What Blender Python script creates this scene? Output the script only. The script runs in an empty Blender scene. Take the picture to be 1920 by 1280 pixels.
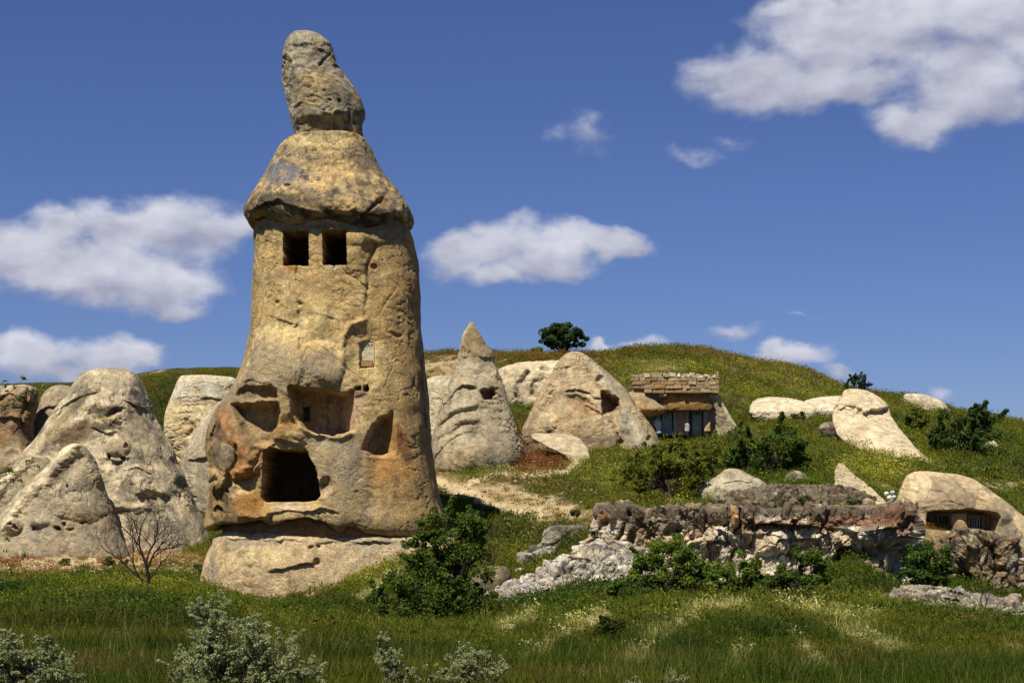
import bpy, math, random
import numpy as np

# ------------------------------------------------------------------ camera, sky, sun, exposure
F, YH = 3200.0, 950.0            # focal length and eye level in photo pixels (1920 x 1280)
scene = bpy.context.scene
col = scene.collection
cam = bpy.data.cameras.new('camera')
cam.sensor_width = 36.0
cam.lens = 36.0 * F / 1920.0
cam.shift_y = (YH - 640.0) / 1920.0
cam.clip_start = 0.5
cam.clip_end = 9000
camo = bpy.data.objects.new('camera', cam)
camo.rotation_euler = (math.pi / 2, 0, 0)
col.objects.link(camo)
scene.camera = camo
scene.view_settings.view_transform = 'Standard'
scene.view_settings.look = 'None'
scene.view_settings.gamma = 1
scene.view_settings.exposure = 0.32
scene.view_settings.use_curve_mapping = False

SUN_EL, SUN_AZ = math.radians(58), math.radians(208)      # azimuth clockwise from +Y (view direction)
sun = bpy.data.lights.new('sun', 'SUN')
sun.energy = 5.0
sun.angle = math.radians(0.53)
sun.color = (1.0, 0.955, 0.88)
suno = bpy.data.objects.new('sun', sun)
sd = np.array([math.sin(SUN_AZ) * math.cos(SUN_EL), math.cos(SUN_AZ) * math.cos(SUN_EL), math.sin(SUN_EL)])
suno.rotation_euler = (math.pi / 2 - SUN_EL, 0, math.pi - SUN_AZ)
suno.location = (0, 0, 60)
col.objects.link(suno)
scene.cycles.max_bounces = 6
scene.cycles.diffuse_bounces = 5
scene.cycles.transmission_bounces = 3
scene.cycles.transparent_max_bounces = 4


def build_world():
    w = bpy.data.worlds.new('World')
    scene.world = w
    w.use_nodes = True
    nt = w.node_tree
    N, Lk = nt.nodes, nt.links
    N.clear()
    out = N.new('ShaderNodeOutputWorld')
    bg = N.new('ShaderNodeBackground')
    Lk.new(bg.outputs[0], out.inputs[0])
    bg.inputs['Strength'].default_value = 0.10
    sky = N.new('ShaderNodeTexSky')
    sky.sky_type = 'NISHITA'
    sky.sun_disc = False
    sky.sun_elevation = SUN_EL
    sky.sun_rotation = SUN_AZ
    sky.altitude = 1100
    sky.air_density = 1.0
    sky.dust_density = 0.35
    sky.ozone_density = 2.2

    def M(op, a, b=None, c=None, clamp=False):
        n = N.new('ShaderNodeMath'); n.operation = op; n.use_clamp = clamp
        for i, v in enumerate((a, b, c)):
            if v is None: continue
            if isinstance(v, (int, float)): n.inputs[i].default_value = v
            else: Lk.new(v, n.inputs[i])
        return n.outputs[0]

    def V(op, a, b=None):
        n = N.new('ShaderNodeVectorMath'); n.operation = op
        for i, v in enumerate((a, b)):
            if v is None: continue
            if isinstance(v, (tuple, list)): n.inputs[i].default_value = v
            else: Lk.new(v, n.inputs[i])
        return n.outputs['Value'] if op in ('LENGTH', 'DOT_PRODUCT') else n.outputs[0]
    tc = N.new('ShaderNodeTexCoord')
    sp = N.new('ShaderNodeSeparateXYZ'); Lk.new(tc.outputs['Generated'], sp.inputs[0])
    x, y, z = sp.outputs
    az = M('ARCTAN2', x, y)
    # the cloud field goes on round the horizon
    azp = M('SUBTRACT', M('PINGPONG', M('ADD', az, 0.34 + 0.68 * 10), 0.68), 0.34)
    el = M('ARCTAN2', z, M('SQRT', M('ADD', M('MULTIPLY', x, x), M('MULTIPLY', y, y))))
    cb = N.new('ShaderNodeCombineXYZ'); Lk.new(azp, cb.inputs[0]); Lk.new(el, cb.inputs[1])
    P = cb.outputs[0]
    cb2 = N.new('ShaderNodeCombineXYZ'); Lk.new(az, cb2.inputs[0]); Lk.new(M('MULTIPLY', el, 1.5), cb2.inputs[1])

    def noise(vec, sc, det, rough=0.55, dist=0.0):
        n = N.new('ShaderNodeTexNoise'); n.inputs['Scale'].default_value = sc
        n.inputs['Detail'].default_value = det; n.inputs['Roughness'].default_value = rough
        n.inputs['Distortion'].default_value = dist
        Lk.new(vec, n.inputs['Vector']); return n.outputs[0]
    wn = N.new('ShaderNodeTexNoise'); wn.inputs['Scale'].default_value = 22; wn.inputs['Detail'].default_value = 4
    Lk.new(cb2.outputs[0], wn.inputs['Vector'])
    wv = V('SCALE', V('SUBTRACT', wn.outputs['Color'], (0.5, 0.5, 0.5)))
    N_ = wv.node; N_.inputs['Scale'].default_value = 0.035
    Pw = V('ADD', P, wv)
    # (photo x, photo y, rx, ry, density)
    blobs = [(60, 500, 105, 62, 1), (110, 452, 70, 45, 1), (215, 445, 110, 55, 1), (310, 435, 115, 60, 1), (395, 450, 85, 55, 1),
             (440, 440, 75, 42, 1), (190, 520, 170, 58, 1), (300, 535, 110, 52, 1), (345, 570, 58, 26, .9), (100, 540, 120, 30, .8),
             (870, 480, 90, 50, 1), (945, 455, 90, 50, 1), (1040, 465, 95, 45, 1), (1140, 460, 90, 28, .9), (930, 520, 80, 30, .8), (1030, 500, 120, 28, .8),
             (1420, 150, 150, 62, 1), (1560, 80, 160, 90, 1), (1560, 170, 190, 50, 1), (1700, 60, 200, 110, 1), (1860, 60, 160, 100, 1),
             (1830, 180, 150, 80, 1), (1720, 250, 110, 48, .9), (1850, 225, 120, 50, .9), (1480, 30, 60, 30, .8), (2010, 120, 150, 130, 1),
             (190, 665, 120, 42, .95), (60, 675, 110, 42, .85), (270, 660, 45, 30, .8), (100, 700, 150, 30, .7),
             (1105, 255, 65, 48, .36), (1045, 262, 34, 30, .3), (1310, 292, 62, 22, .38), (1372, 268, 40, 22, .34),
             (1170, 655, 85, 24, .9), (1135, 640, 30, 14, .8), (1480, 668, 85, 26, 1), (1455, 652, 38, 20, .9), (1560, 690, 40, 16, .6), (1370, 615, 62, 20, .55),
             (1772, 730, 36, 16, .55), (1500, 607, 50, 7, .3)]
    field = None; shade = None; wsum = None
    for (bx, by, rx, ry, dn) in blobs:
        u, v = math.atan((bx - 960) / F), math.atan((YH - by) / F)
        q = V('MULTIPLY', V('SUBTRACT', Pw, (u, v, 0)), (F / rx, F / ry, 0))
        f = M('MULTIPLY', M('SUBTRACT', 1.0, M('MULTIPLY', V('LENGTH', q), .8)), dn)
        sq = N.new('ShaderNodeSeparateXYZ'); Lk.new(q, sq.inputs[0])
        fp = M('MAXIMUM', f, 0.0); fq = M('MULTIPLY', fp, sq.outputs[1])
        shade = fq if shade is None else M('ADD', shade, fq)
        wsum = fp if wsum is None else M('ADD', wsum, fp)
        if field is None: field = f
        else: field = M('SMOOTH_MAX', field, f, 0.12)
    n1 = noise(cb2.outputs[0], 30, 9, 0.58)
    dens = M('ADD', field, M('MULTIPLY', M('SUBTRACT', n1, 0.5), 0.72))
    mr = N.new('ShaderNodeMapRange'); mr.interpolation_type = 'SMOOTHSTEP'
    Lk.new(dens, mr.inputs[0]); mr.inputs[1].default_value = 0.09; mr.inputs[2].default_value = 0.62
    alpha = M('MULTIPLY', mr.outputs[0], 0.96)
    # relief of the cloud: difference of the noise towards the light
    n2 = noise(V('ADD', cb2.outputs[0], (0.006, -0.012, 0)), 30, 5, 0.5)
    n3 = noise(cb2.outputs[0], 30, 5, 0.5)
    n4 = noise(V('MULTIPLY', cb2.outputs[0], (10, 34, 1)), 1.0, 3, 0.5)
    rel = M('ADD', M('MULTIPLY', M('SUBTRACT', n3, n2), 1.5), M('MULTIPLY', M('SUBTRACT', n4, 0.47), .8))
    vert = M('DIVIDE', shade, M('ADD', wsum, 0.05))
    rel = M('ADD', M('MULTIPLY', vert, 0.7), M('ADD', rel, 0.46), clamp=True)
    cr = N.new('ShaderNodeMix'); cr.data_type = 'RGBA'
    cr.inputs[6].default_value = (3.0, 3.1, 4.0, 1)
    cr.inputs[7].default_value = (5.6, 5.7, 6.4, 1)
    Lk.new(rel, cr.inputs[0])
    # a touch deeper blue, as a dry upland sky
    tint = N.new('ShaderNodeMix'); tint.data_type = 'RGBA'; tint.blend_type = 'MULTIPLY'
    tint.inputs[0].default_value = 1
    Lk.new(sky.outputs[0], tint.inputs[6]); tint.inputs[7].default_value = SKY_TINT
    mx = N.new('ShaderNodeMix'); mx.data_type = 'RGBA'
    Lk.new(alpha, mx.inputs[0]); Lk.new(tint.outputs[2], mx.inputs[6]); Lk.new(cr.outputs[2], mx.inputs[7])
    Lk.new(mx.outputs[2], bg.inputs['Color'])


SKY_TINT = (0.335, 0.385, 0.60, 1)
build_world()

# ------------------------------------------------------------------ numeric helpers
RS = np.random.RandomState


def lin(c):
    c = np.asarray(c, float) / 255.0
    return np.where(c <= 0.04045, c / 12.92, ((c + 0.055) / 1.055) ** 2.4)


_r = RS(7)
_perm = np.concatenate([_r.permutation(256)] * 3)
_grad = _r.normal(size=(256, 3)); _grad /= np.linalg.norm(_grad, axis=1)[:, None]
_grad = _grad.astype(np.float32)


def perlin(p):
    p = np.asarray(p, np.float32)
    i = np.floor(p).astype(np.int32); f = p - i
    i &= 255
    u = f * f * f * (f * (f * 6 - 15) + 10)
    res = 0
    for dx in (0, 1):
        a = _perm[i[:, 0] + dx]
        wx = u[:, 0] if dx else 1 - u[:, 0]
        for dy in (0, 1):
            b = _perm[a + i[:, 1] + dy]
            wy = u[:, 1] if dy else 1 - u[:, 1]
            for dz in (0, 1):
                g = _grad[_perm[b + i[:, 2] + dz]]
                wz = u[:, 2] if dz else 1 - u[:, 2]
                res = res + wx * wy * wz * (g[:, 0] * (f[:, 0] - dx) + g[:, 1] * (f[:, 1] - dy) + g[:, 2] * (f[:, 2] - dz))
    return res * 1.5


def fbm(p, scale, octv=4, gain=0.5, off=0.0, ridged=False):
    p = np.asarray(p, np.float32) / scale + off
    a, s, r = 1.0, 0.0, 0
    for k in range(octv):
        n = perlin(p)
        if ridged: n = 0.5 - np.abs(n) * 1.6
        r = r + a * n; s += a
        a *= gain; p = p * 2.03 + 17.3
    return r / s


def worley(p, scale, off=0.0):
    """distance to nearest, second nearest, and a random id of the cell"""
    p = np.asarray(p, np.float32) / scale + off
    ip = np.floor(p).astype(np.int32)
    n = len(p)
    d1 = np.full(n, 9.0, np.float32); d2 = np.full(n, 9.0, np.float32); idd = np.zeros(n, np.int32); fac = np.zeros(n)
    for dx in (-1, 0, 1):
        for dy in (-1, 0, 1):
            for dz in (-1, 0, 1):
                c = ip + np.array([dx, dy, dz])
                h = _perm[_perm[_perm[c[:, 0] & 255] + (c[:, 1] & 255)] + (c[:, 2] & 255)]
                pt = c + (_grad[h] * 0.42 + 0.5)
                d = np.sqrt(((p - pt) ** 2).sum(1))
                m = d < d1
                fac = np.where(m, ((p - pt) * _grad[(h * 7 + 3) & 255]).sum(1), fac)
                d2 = np.where(m, d1, np.minimum(d2, d))
                idd = np.where(m, h, idd)
                d1 = np.where(m, d, d1)
    return d1, d2, idd, fac


def sstep(a, b, x):
    t = np.clip((x - a) / (b - a), 0, 1)
    return t * t * (3 - 2 * t)


def pchip(xs, ys, x):
    xs = np.asarray(xs, float); ys = np.asarray(ys, float)
    h = np.diff(xs); dl = np.diff(ys) / h
    m = np.zeros(len(xs))
    for k in range(1, len(xs) - 1):
        if dl[k - 1] * dl[k] > 0:
            w1, w2 = 2 * h[k] + h[k - 1], h[k] + 2 * h[k - 1]
            m[k] = (w1 + w2) / (w1 / dl[k - 1] + w2 / dl[k])
    m[0], m[-1] = dl[0], dl[-1]
    x = np.clip(x, xs[0], xs[-1])
    k = np.clip(np.searchsorted(xs, x, 'right') - 1, 0, len(xs) - 2)
    t = (x - xs[k]) / h[k]
    t2, t3 = t * t, t ** 3
    return (2 * t3 - 3 * t2 + 1) * ys[k] + (t3 - 2 * t2 + t) * h[k] * m[k] + (-2 * t3 + 3 * t2) * ys[k + 1] + (t3 - t2) * h[k] * m[k + 1]


def catmull(s, ys, x):
    """smooth non-monotone interpolation"""
    s = np.asarray(s, float); ys = np.asarray(ys, float)
    m = np.gradient(ys, s)
    k = np.clip(np.searchsorted(s, x, 'right') - 1, 0, len(s) - 2)
    h = s[k + 1] - s[k]; t = (x - s[k]) / h; t2, t3 = t * t, t ** 3
    return (2 * t3 - 3 * t2 + 1) * ys[k] + (t3 - 2 * t2 + t) * h * m[k] + (-2 * t3 + 3 * t2) * ys[k + 1] + (t3 - t2) * h * m[k + 1]


def seg_dist(px, py, pts):
    d = np.full(px.shape, 1e9)
    for (x0, y0), (x1, y1) in zip(pts[:-1], pts[1:]):
        dx, dy = x1 - x0, y1 - y0
        t = np.clip(((px - x0) * dx + (py - y0) * dy) / (dx * dx + dy * dy + 1e-9), 0, 1)
        d = np.minimum(d, np.hypot(px - x0 - t * dx, py - y0 - t * dy))
    return d


def poly_sd(px, py, pts):
    """positive inside"""
    d = seg_dist(px, py, list(pts) + [pts[0]])
    ins = np.zeros(px.shape, bool)
    n = len(pts)
    for i in range(n):
        x0, y0 = pts[i]; x1, y1 = pts[(i + 1) % n]
        if y0 == y1: continue
        c = ((y0 > py) != (y1 > py)) & (px < (x1 - x0) * (py - y0) / (y1 - y0) + x0)
        ins ^= c
    return np.where(ins, d, -d)


def at(px, py, d):
    return ((px - 960) / F * d, d, (YH - py) / F * d)


# ------------------------------------------------------------------ object helpers
def link(name, mesh, mat=None, parent=None):
    o = bpy.data.objects.new(name, mesh)
    if mat: mesh.materials.append(mat)
    if parent: o.parent = parent
    col.objects.link(o)
    return o


def tag(o, label=None, cat=None, group=None, kind=None):
    if label: o['label'] = label
    if cat: o['category'] = cat
    if group: o['group'] = group
    if kind: o['kind'] = kind
    return o


def empty(name, loc, label=None, cat=None, group=None):
    o = bpy.data.objects.new(name, None)
    o.location = loc
    o.empty_display_size = 0.3
    col.objects.link(o)
    return tag(o, label, cat, group)


def mesh_np(name, verts, faces, smooth=False, cols=None):
    """faces: int array (n,3) or (n,4)"""
    verts = np.asarray(verts, np.float32); faces = np.asarray(faces, np.int32)
    me = bpy.data.meshes.new(name)
    me.vertices.add(len(verts)); me.vertices.foreach_set('co', verts.ravel())
    k = faces.shape[1]
    me.loops.add(faces.size); me.loops.foreach_set('vertex_index', faces.ravel())
    me.polygons.add(len(faces))
    me.polygons.foreach_set('loop_start', np.arange(0, faces.size, k, dtype=np.int32))
    me.polygons.foreach_set('loop_total', np.full(len(faces), k, np.int32))
    me.polygons.foreach_set('use_smooth', np.full(len(faces), smooth))
    me.update(calc_edges=True)
    if cols is not None:
        a = me.color_attributes.new('Col', 'FLOAT_COLOR', 'POINT')
        c4 = np.ones((len(verts), 4), np.float32); c4[:, :3] = cols
        a.data.foreach_set('color', c4.ravel())
    return me


def rel(o, root):
    """keep world placement of mesh data while parented to an Empty with a location"""
    o.parent = root
    v = np.empty(len(o.data.vertices) * 3, np.float32)
    o.data.vertices.foreach_get('co', v)
    v = v.reshape(-1, 3) - np.array(root.location, np.float32)
    o.data.vertices.foreach_set('co', v.ravel())
    o.data.update()
    return o


# ------------------------------------------------------------------ materials
def new_mat(name):
    m = bpy.data.materials.new(name); m.use_nodes = True
    return m, m.node_tree.nodes, m.node_tree.links, m.node_tree.nodes['Principled BSDF']


def rock_mat(name, fine=1.0, bump=0.5, pit=0.5, grain=14.0):
    m, N, Lk, b = new_mat(name)
    b.inputs['Roughness'].default_value = 0.93
    b.inputs['Specular IOR Level'].default_value = 0.18
    at_ = N.new('ShaderNodeAttribute'); at_.attribute_name = 'Col'
    geo = N.new('ShaderNodeNewGeometry')

    def nz(sc, det, rough=0.6):
        n = N.new('ShaderNodeTexNoise'); n.inputs['Scale'].default_value = sc; n.inputs['Detail'].default_value = det
        n.inputs['Roughness'].default_value = rough; Lk.new(geo.outputs['Position'], n.inputs['Vector']); return n.outputs[0]

    def ramp(v, a, b_, lo, hi):
        r = N.new('ShaderNodeMapRange'); Lk.new(v, r.inputs[0])
        r.inputs[1].default_value = a; r.inputs[2].default_value = b_; r.inputs[3].default_value = lo; r.inputs[4].default_value = hi
        return r.outputs[0]

    def mul(a, b_):
        n = N.new('ShaderNodeMath'); n.operation = 'MULTIPLY'; Lk.new(a, n.inputs[0]); Lk.new(b_, n.inputs[1]); return n.outputs[0]
    n1, n2 = nz(grain, 6, 0.7), nz(2.3, 7, 0.65)
    n3 = nz(grain * 1.7, 5, 0.8)
    v = mul(mul(ramp(n1, 0.3, 0.7, 1 - 0.30 * fine, 1 + 0.24 * fine), ramp(n2, 0.3, 0.7, 0.84, 1.14)), ramp(n3, 0.34, 0.62, 1 - .42 * fine, 1 + .20 * fine))
    mx = N.new('ShaderNodeVectorMath'); mx.operation = 'SCALE'
    Lk.new(at_.outputs['Color'], mx.inputs[0]); Lk.new(v, mx.inputs['Scale'])
    Lk.new(mx.outputs[0], b.inputs['Base Color'])
    vo = N.new('ShaderNodeTexVoronoi'); vo.inputs['Scale'].default_value = 7.5
    Lk.new(geo.outputs['Position'], vo.inputs['Vector'])
    pits = ramp(vo.outputs['Distance'], 0.03, 0.13, -pit, 0.0)
    add = N.new('ShaderNodeMath'); add.operation = 'ADD'
    g3 = N.new('ShaderNodeMath'); g3.operation = 'MULTIPLY_ADD'; Lk.new(n3, g3.inputs[0]); g3.inputs[1].default_value = .8; Lk.new(n1, g3.inputs[2])
    Lk.new(g3.outputs[0], add.inputs[0]); Lk.new(pits, add.inputs[1])
    bp = N.new('ShaderNodeBump'); bp.inputs['Strength'].default_value = bump; bp.inputs['Distance'].default_value = 0.06
    Lk.new(add.outputs[0], bp.inputs['Height'])
    bp2 = N.new('ShaderNodeBump'); bp2.inputs['Strength'].default_value = bump * 0.7; bp2.inputs['Distance'].default_value = 0.12
    Lk.new(n2, bp2.inputs['Height']); Lk.new(bp.outputs[0], bp2.inputs['Normal'])
    Lk.new(bp2.outputs[0], b.inputs['Normal'])
    return m


MROCK = rock_mat('tuff_rock', 1.15, 0.75)
MPALE = rock_mat('pale_tuff', 0.8, 0.45, 0.3, 9.0)
MCRAG = rock_mat('craggy_rock', 1.25, 0.8, 0.6, 18.0)
MROOM = rock_mat('cut_chamber_rock', 0.6, 0.2, 0.1, 20.0)


def leaf_mat(name, c0, c1, trans=0.35, inst=False):
    m, N, Lk, b = new_mat(name)
    a = N.new('ShaderNodeAttribute'); a.attribute_name = 'tint' if inst else 'Col'
    if inst: a.attribute_type = 'INSTANCER'
    b.inputs['Roughness'].default_value = 0.75
    b.inputs['Specular IOR Level'].default_value = 0.08
    src = a.outputs['Color']
    if inst:
        a2 = N.new('ShaderNodeAttribute'); a2.attribute_name = 'Col'
        mm = N.new('ShaderNodeVectorMath'); mm.operation = 'MULTIPLY'
        Lk.new(a.outputs['Color'], mm.inputs[0]); Lk.new(a2.outputs['Color'], mm.inputs[1]); src = mm.outputs[0]
    Lk.new(src, b.inputs['Base Color'])
    t = N.new('ShaderNodeBsdfTranslucent'); Lk.new(src, t.inputs[0])
    mx = N.new('ShaderNodeMixShader'); mx.inputs[0].default_value = trans
    out = N['Material Output']
    Lk.new(b.outputs[0], mx.inputs[1]); Lk.new(t.outputs[0], mx.inputs[2]); Lk.new(mx.outputs[0], out.inputs[0])
    return m


MLEAF = leaf_mat('leaves', None, None, 0.42)
MGRASS = leaf_mat('grass_blades', None, None, 0.3, True)


def plain_mat(name, rgb, rough=0.85, nscale=8.0, var=0.25, bump=0.3):
    m, N, Lk, b = new_mat(name)
    geo = N.new('ShaderNodeNewGeometry')
    n = N.new('ShaderNodeTexNoise'); n.inputs['Scale'].default_value = nscale; n.inputs['Detail'].default_value = 6
    Lk.new(geo.outputs['Position'], n.inputs['Vector'])
    r = N.new('ShaderNodeMapRange'); Lk.new(n.outputs[0], r.inputs[0])
    r.inputs[1].default_value = .3; r.inputs[2].default_value = .7; r.inputs[3].default_value = 1 - var; r.inputs[4].default_value = 1 + var
    v = N.new('ShaderNodeVectorMath'); v.operation = 'SCALE'; v.inputs[0].default_value = tuple(lin(rgb)); Lk.new(r.outputs[0], v.inputs['Scale'])
    Lk.new(v.outputs[0], b.inputs['Base Color'])
    b.inputs['Roughness'].default_value = rough; b.inputs['Specular IOR Level'].default_value = 0.2
    bp = N.new('ShaderNodeBump'); bp.inputs['Strength'].default_value = bump; bp.inputs['Distance'].default_value = 0.03
    Lk.new(n.outputs[0], bp.inputs['Height']); Lk.new(bp.outputs[0], b.inputs['Normal'])
    return m


MBARK = plain_mat('bark', (62, 50, 40), 0.9, 20)
MDEAD = plain_mat('dead_bark', (48, 40, 34), 0.9, 20)
MSTONE = [plain_mat('wall_stone_tan', (160, 134, 96), .9, 9), plain_mat('wall_stone_ochre', (154, 122, 80), .9, 9),
          plain_mat('wall_stone_grey', (156, 138, 104), .9, 9), plain_mat('wall_stone_pale', (186, 172, 138), .9, 9)]
MDOOR = plain_mat('blue_grey_plaster', (146, 158, 150), .9, 4, .2)
MPLAST = plain_mat('rough_pink_plaster', (176, 148, 122), .9, 4, .3)
MPALEP = plain_mat('pale_blue_plaster', (158, 168, 162), .9, 4, .2)
MWHITE = plain_mat('whitewashed_stone', (205, 205, 195), .9, 9, .2)
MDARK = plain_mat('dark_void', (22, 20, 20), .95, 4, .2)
MIRON = plain_mat('dark_iron', (38, 44, 52), .6, 12, .2)
MWOOD = plain_mat('weathered_board', (112, 96, 78), .9, 12, .3)

# ------------------------------------------------------------------ terrain
GC = {
    -400: [(16, 1285), (30, 1190), (45, 1115), (60, 1078), (66, 1050), (72, 1015), (85, 920), (105, 800), (130, 735)],
    0: [(16, 1285), (30, 1190), (45, 1117), (60, 1080), (66, 1052), (72, 1015), (85, 920), (105, 790), (130, 722)],
    200: [(16, 1285), (30, 1192), (45, 1120), (60, 1082), (66, 1056), (72, 1020), (85, 930), (105, 785), (130, 709)],
    330: [(16, 1285), (30, 1195), (45, 1128), (58, 1092), (64, 1062), (70, 1040), (85, 920), (105, 765), (130, 694)],
    420: [(16, 1285), (30, 1200), (45, 1140), (56, 1112), (62, 1080), (70, 1030), (85, 900), (105, 755), (128, 690)],
    500: [(16, 1285), (30, 1205), (45, 1155), (52, 1138), (56, 1128), (62, 1088), (70, 1020), (85, 890), (105, 755), (128, 688)],
    600: [(16, 1288), (30, 1210), (45, 1165), (52, 1138), (56, 1110), (62, 1058), (70, 1000), (82, 900), (100, 765), (122, 680)],
    700: [(16, 1292), (30, 1220), (45, 1155), (52, 1112), (57, 1058), (63, 1000), (70, 950), (80, 880), (95, 770), (115, 672)],
    800: [(16, 1295), (30, 1225), (45, 1150), (50, 1122), (54, 1075), (58, 1028), (64, 975), (69, 928), (75, 893), (82, 850), (95, 765), (113, 667)],
    900: [(16, 1298), (30, 1230), (45, 1150), (50.5, 1134), (54.5, 1075), (58, 1030), (64, 975), (69, 925), (74, 890), (82, 835), (95, 750), (112, 662)],
    1000: [(16, 1300), (30, 1232), (45, 1140), (50.5, 1118), (54.5, 1060), (58, 1025), (64, 975), (69, 930), (74, 890), (80, 850), (92, 760), (112, 664)],
    1100: [(16, 1300), (30, 1228), (45, 1125), (51.8, 1090), (56, 975), (62, 960), (69, 918), (76, 868), (84, 812), (94, 740), (112, 664)],
    1200: [(16, 1300), (30, 1225), (45, 1120), (51.8, 1096), (56, 975), (60, 945), (68, 912), (76, 862), (84.5, 822), (92, 712), (112, 658)],
    1300: [(16, 1300), (30, 1225), (45, 1120), (51.8, 1098), (56, 975), (60, 942), (68, 912), (76, 862), (84.5, 822), (88, 770), (92, 705), (112, 660)],
    1400: [(16, 1300), (30, 1228), (45, 1122), (51.8, 1098), (56, 975), (60, 938), (68, 905), (76, 850), (84, 795), (93, 730), (110, 676)],
    1500: [(16, 1300), (30, 1230), (45, 1125), (51.8, 1100), (56, 975), (60, 932), (68, 893), (76, 840), (84, 785), (94, 735), (106, 686)],
    1600: [(16, 1300), (30, 1232), (45, 1132), (50, 1105), (54, 985), (60, 930), (67, 888), (75, 840), (83, 795), (92, 762), (102, 733)],
    1700: [(16, 1300), (30, 1235), (45, 1140), (52, 1112), (56.5, 1010), (60, 955), (65, 905), (73, 862), (82, 820), (92, 775), (101, 745)],
    1800: [(16, 1300), (30, 1238), (45, 1150), (50, 1132), (55, 1065), (59, 1005), (64, 960), (72, 880), (82, 835), (92, 795), (101, 770)],
    1920: [(16, 1300), (30, 1240), (45, 1160), (50, 1142), (55, 1090), (59, 1040), (64, 985), (72, 900), (82, 855), (92, 820), (101, 793)],
    2300: [(16, 1300), (30, 1245), (45, 1170), (55, 1100), (64, 1010), (72, 940), (82, 890), (101, 840)],
}
_gp = np.arange(-500, 2401, 10.0)
_gd = np.arange(-10, 400, 0.5)
_cols = []
for k in sorted(GC):
    c = GC[k]
    ds = [-10, 3] + [a for a, _ in c]; zs = [-1.72, -1.7] + [(YH - b) / F * a for a, b in c]
    dl, zl = ds[-1], zs[-1]
    ds += [dl + 6, dl + 30, 260, 400]; zs += [zl - 0.1, zl - 2.5, 3.5, 3.0]
    _cols.append(pchip(ds, zs, _gd))
_cols = np.array(_cols); _kx = np.array(sorted(GC), float)
GZ = np.array([pchip(_kx, _cols[:, j], _gp) for j in range(len(_gd))])        # rows d, cols px
_k = np.exp(-0.5 * (np.arange(-6, 7) / 2.2) ** 2); _k /= _k.sum()
GZ = np.apply_along_axis(lambda r: np.convolve(np.pad(r, 6, 'edge'), _k, 'valid'), 1, GZ)
_k = np.exp(-0.5 * (np.arange(-3, 4) / 1.2) ** 2); _k /= _k.sum()
GZ = np.apply_along_axis(lambda r: np.convolve(np.pad(r, 3, 'edge'), _k, 'valid'), 0, GZ)


def H(X, D):
    X = np.asarray(X, float); D = np.asarray(D, float)
    px = 960 + F * X / np.maximum(D, 15.0)
    a = np.clip((px - _gp[0]) / 10.0, 0, len(_gp) - 1.001); b = np.clip((D - _gd[0]) / 0.5, 0, len(_gd) - 1.001)
    i, j = a.astype(int), b.astype(int); fa, fb = a - i, b - j
    z = (GZ[j, i] * (1 - fa) + GZ[j, i + 1] * fa) * (1 - fb) + (GZ[j + 1, i] * (1 - fa) + GZ[j + 1, i + 1] * fa) * fb
    p = np.stack([X, D, np.zeros_like(X)], -1).reshape(-1, 3)
    near = np.clip((D - 8) / 30, 0.15, 1)
    n = fbm(p, 7.0, 4, 0.5).reshape(X.shape) * np.where(D < 70, .22, .5) + fbm(p, 1.3, 3, 0.5, 5.5).reshape(X.shape) * 0.10 - .08
    return z + n * near


def ground_at(px, d):
    return float(H(np.array([(px - 960) / F * d]), np.array([float(d)]))[0])


# vegetation and soil zones, (photo x, photo y, rx, ry, rotation deg, kind, strength)
ZONES = [
    (960, 935, 150, 24, 12, 'soil', 1.0), (1060, 962, 95, 22, 12, 'soil', 1.1), (880, 920, 60, 16, 25, 'yellow', .8),
    (1000, 905, 95, 14, 8, 'dry', .5), (1000, 852, 62, 48, 0, 'red', 1.6), (1075, 812, 80, 14, 20, 'red', .7),
    (850, 690, 90, 24, 0, 'soil', .85), (870, 675, 110, 12, 0, 'red', .6), (1050, 675, 90, 10, 0, 'red', .5),
    (190, 1050, 190, 24, 0, 'dryscree', 1.1), (60, 1060, 90, 20, 0, 'dryscree', 1.1), (330, 1045, 70, 14, 0, 'dryscree', .5),
    (320, 780, 60, 60, 0, 'bush', .8), (1350, 735, 320, 22, 5, 'yellow', .55), (1260, 690, 170, 14, 0, 'yellow', .9), (1480, 715, 110, 16, 14, 'yellow', .8),
    (1640, 880, 75, 34, 10, 'yellow', 1.1), (1660, 850, 110, 26, 14, 'yellow', .5), (1230, 690, 60, 10, 0, 'soil', .35),
    (1500, 695, 90, 14, 10, 'dry', .4), (1180, 900, 70, 30, 0, 'yellow', .55), (1290, 935, 130, 12, 0, 'yellow', .5), (1090, 890, 90, 14, 28, 'yellow', .6),
    (720, 1060, 70, 40, -30, 'yellow', .8), (700, 1010, 60, 26, 0, 'soil', .4), (600, 1085, 60, 16, -15, 'dry', .6),
    (300, 1100, 110, 14, 0, 'yellow', .35), (330, 1070, 60, 16, 0, 'yellow', .4), (980, 1010, 160, 22, 5, 'bush', .7), (1020, 970, 100, 12, 5, 'bush', .5),
    (1740, 1000, 70, 16, 10, 'red', .9), (1380, 665, 120, 8, 0, 'dry', .7), (1540, 700, 60, 8, 15, 'dry', .7),
    (950, 1130, 120, 20, 0, 'bush', .6), (1200, 1115, 160, 14, 0, 'bush', .7), (1480, 1125, 160, 14, 0, 'bush', .5),
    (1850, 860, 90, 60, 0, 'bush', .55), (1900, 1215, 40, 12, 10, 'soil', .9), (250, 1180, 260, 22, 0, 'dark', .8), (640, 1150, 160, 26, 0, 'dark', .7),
    (520, 1120, 70, 14, 0, 'dark', .8), (640, 1235, 140, 30, 0, 'dark', .3), (150, 1140, 160, 16, 0, 'bush', .4), (190, 1265, 90, 20, 0, 'dry', .6),
]
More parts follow.
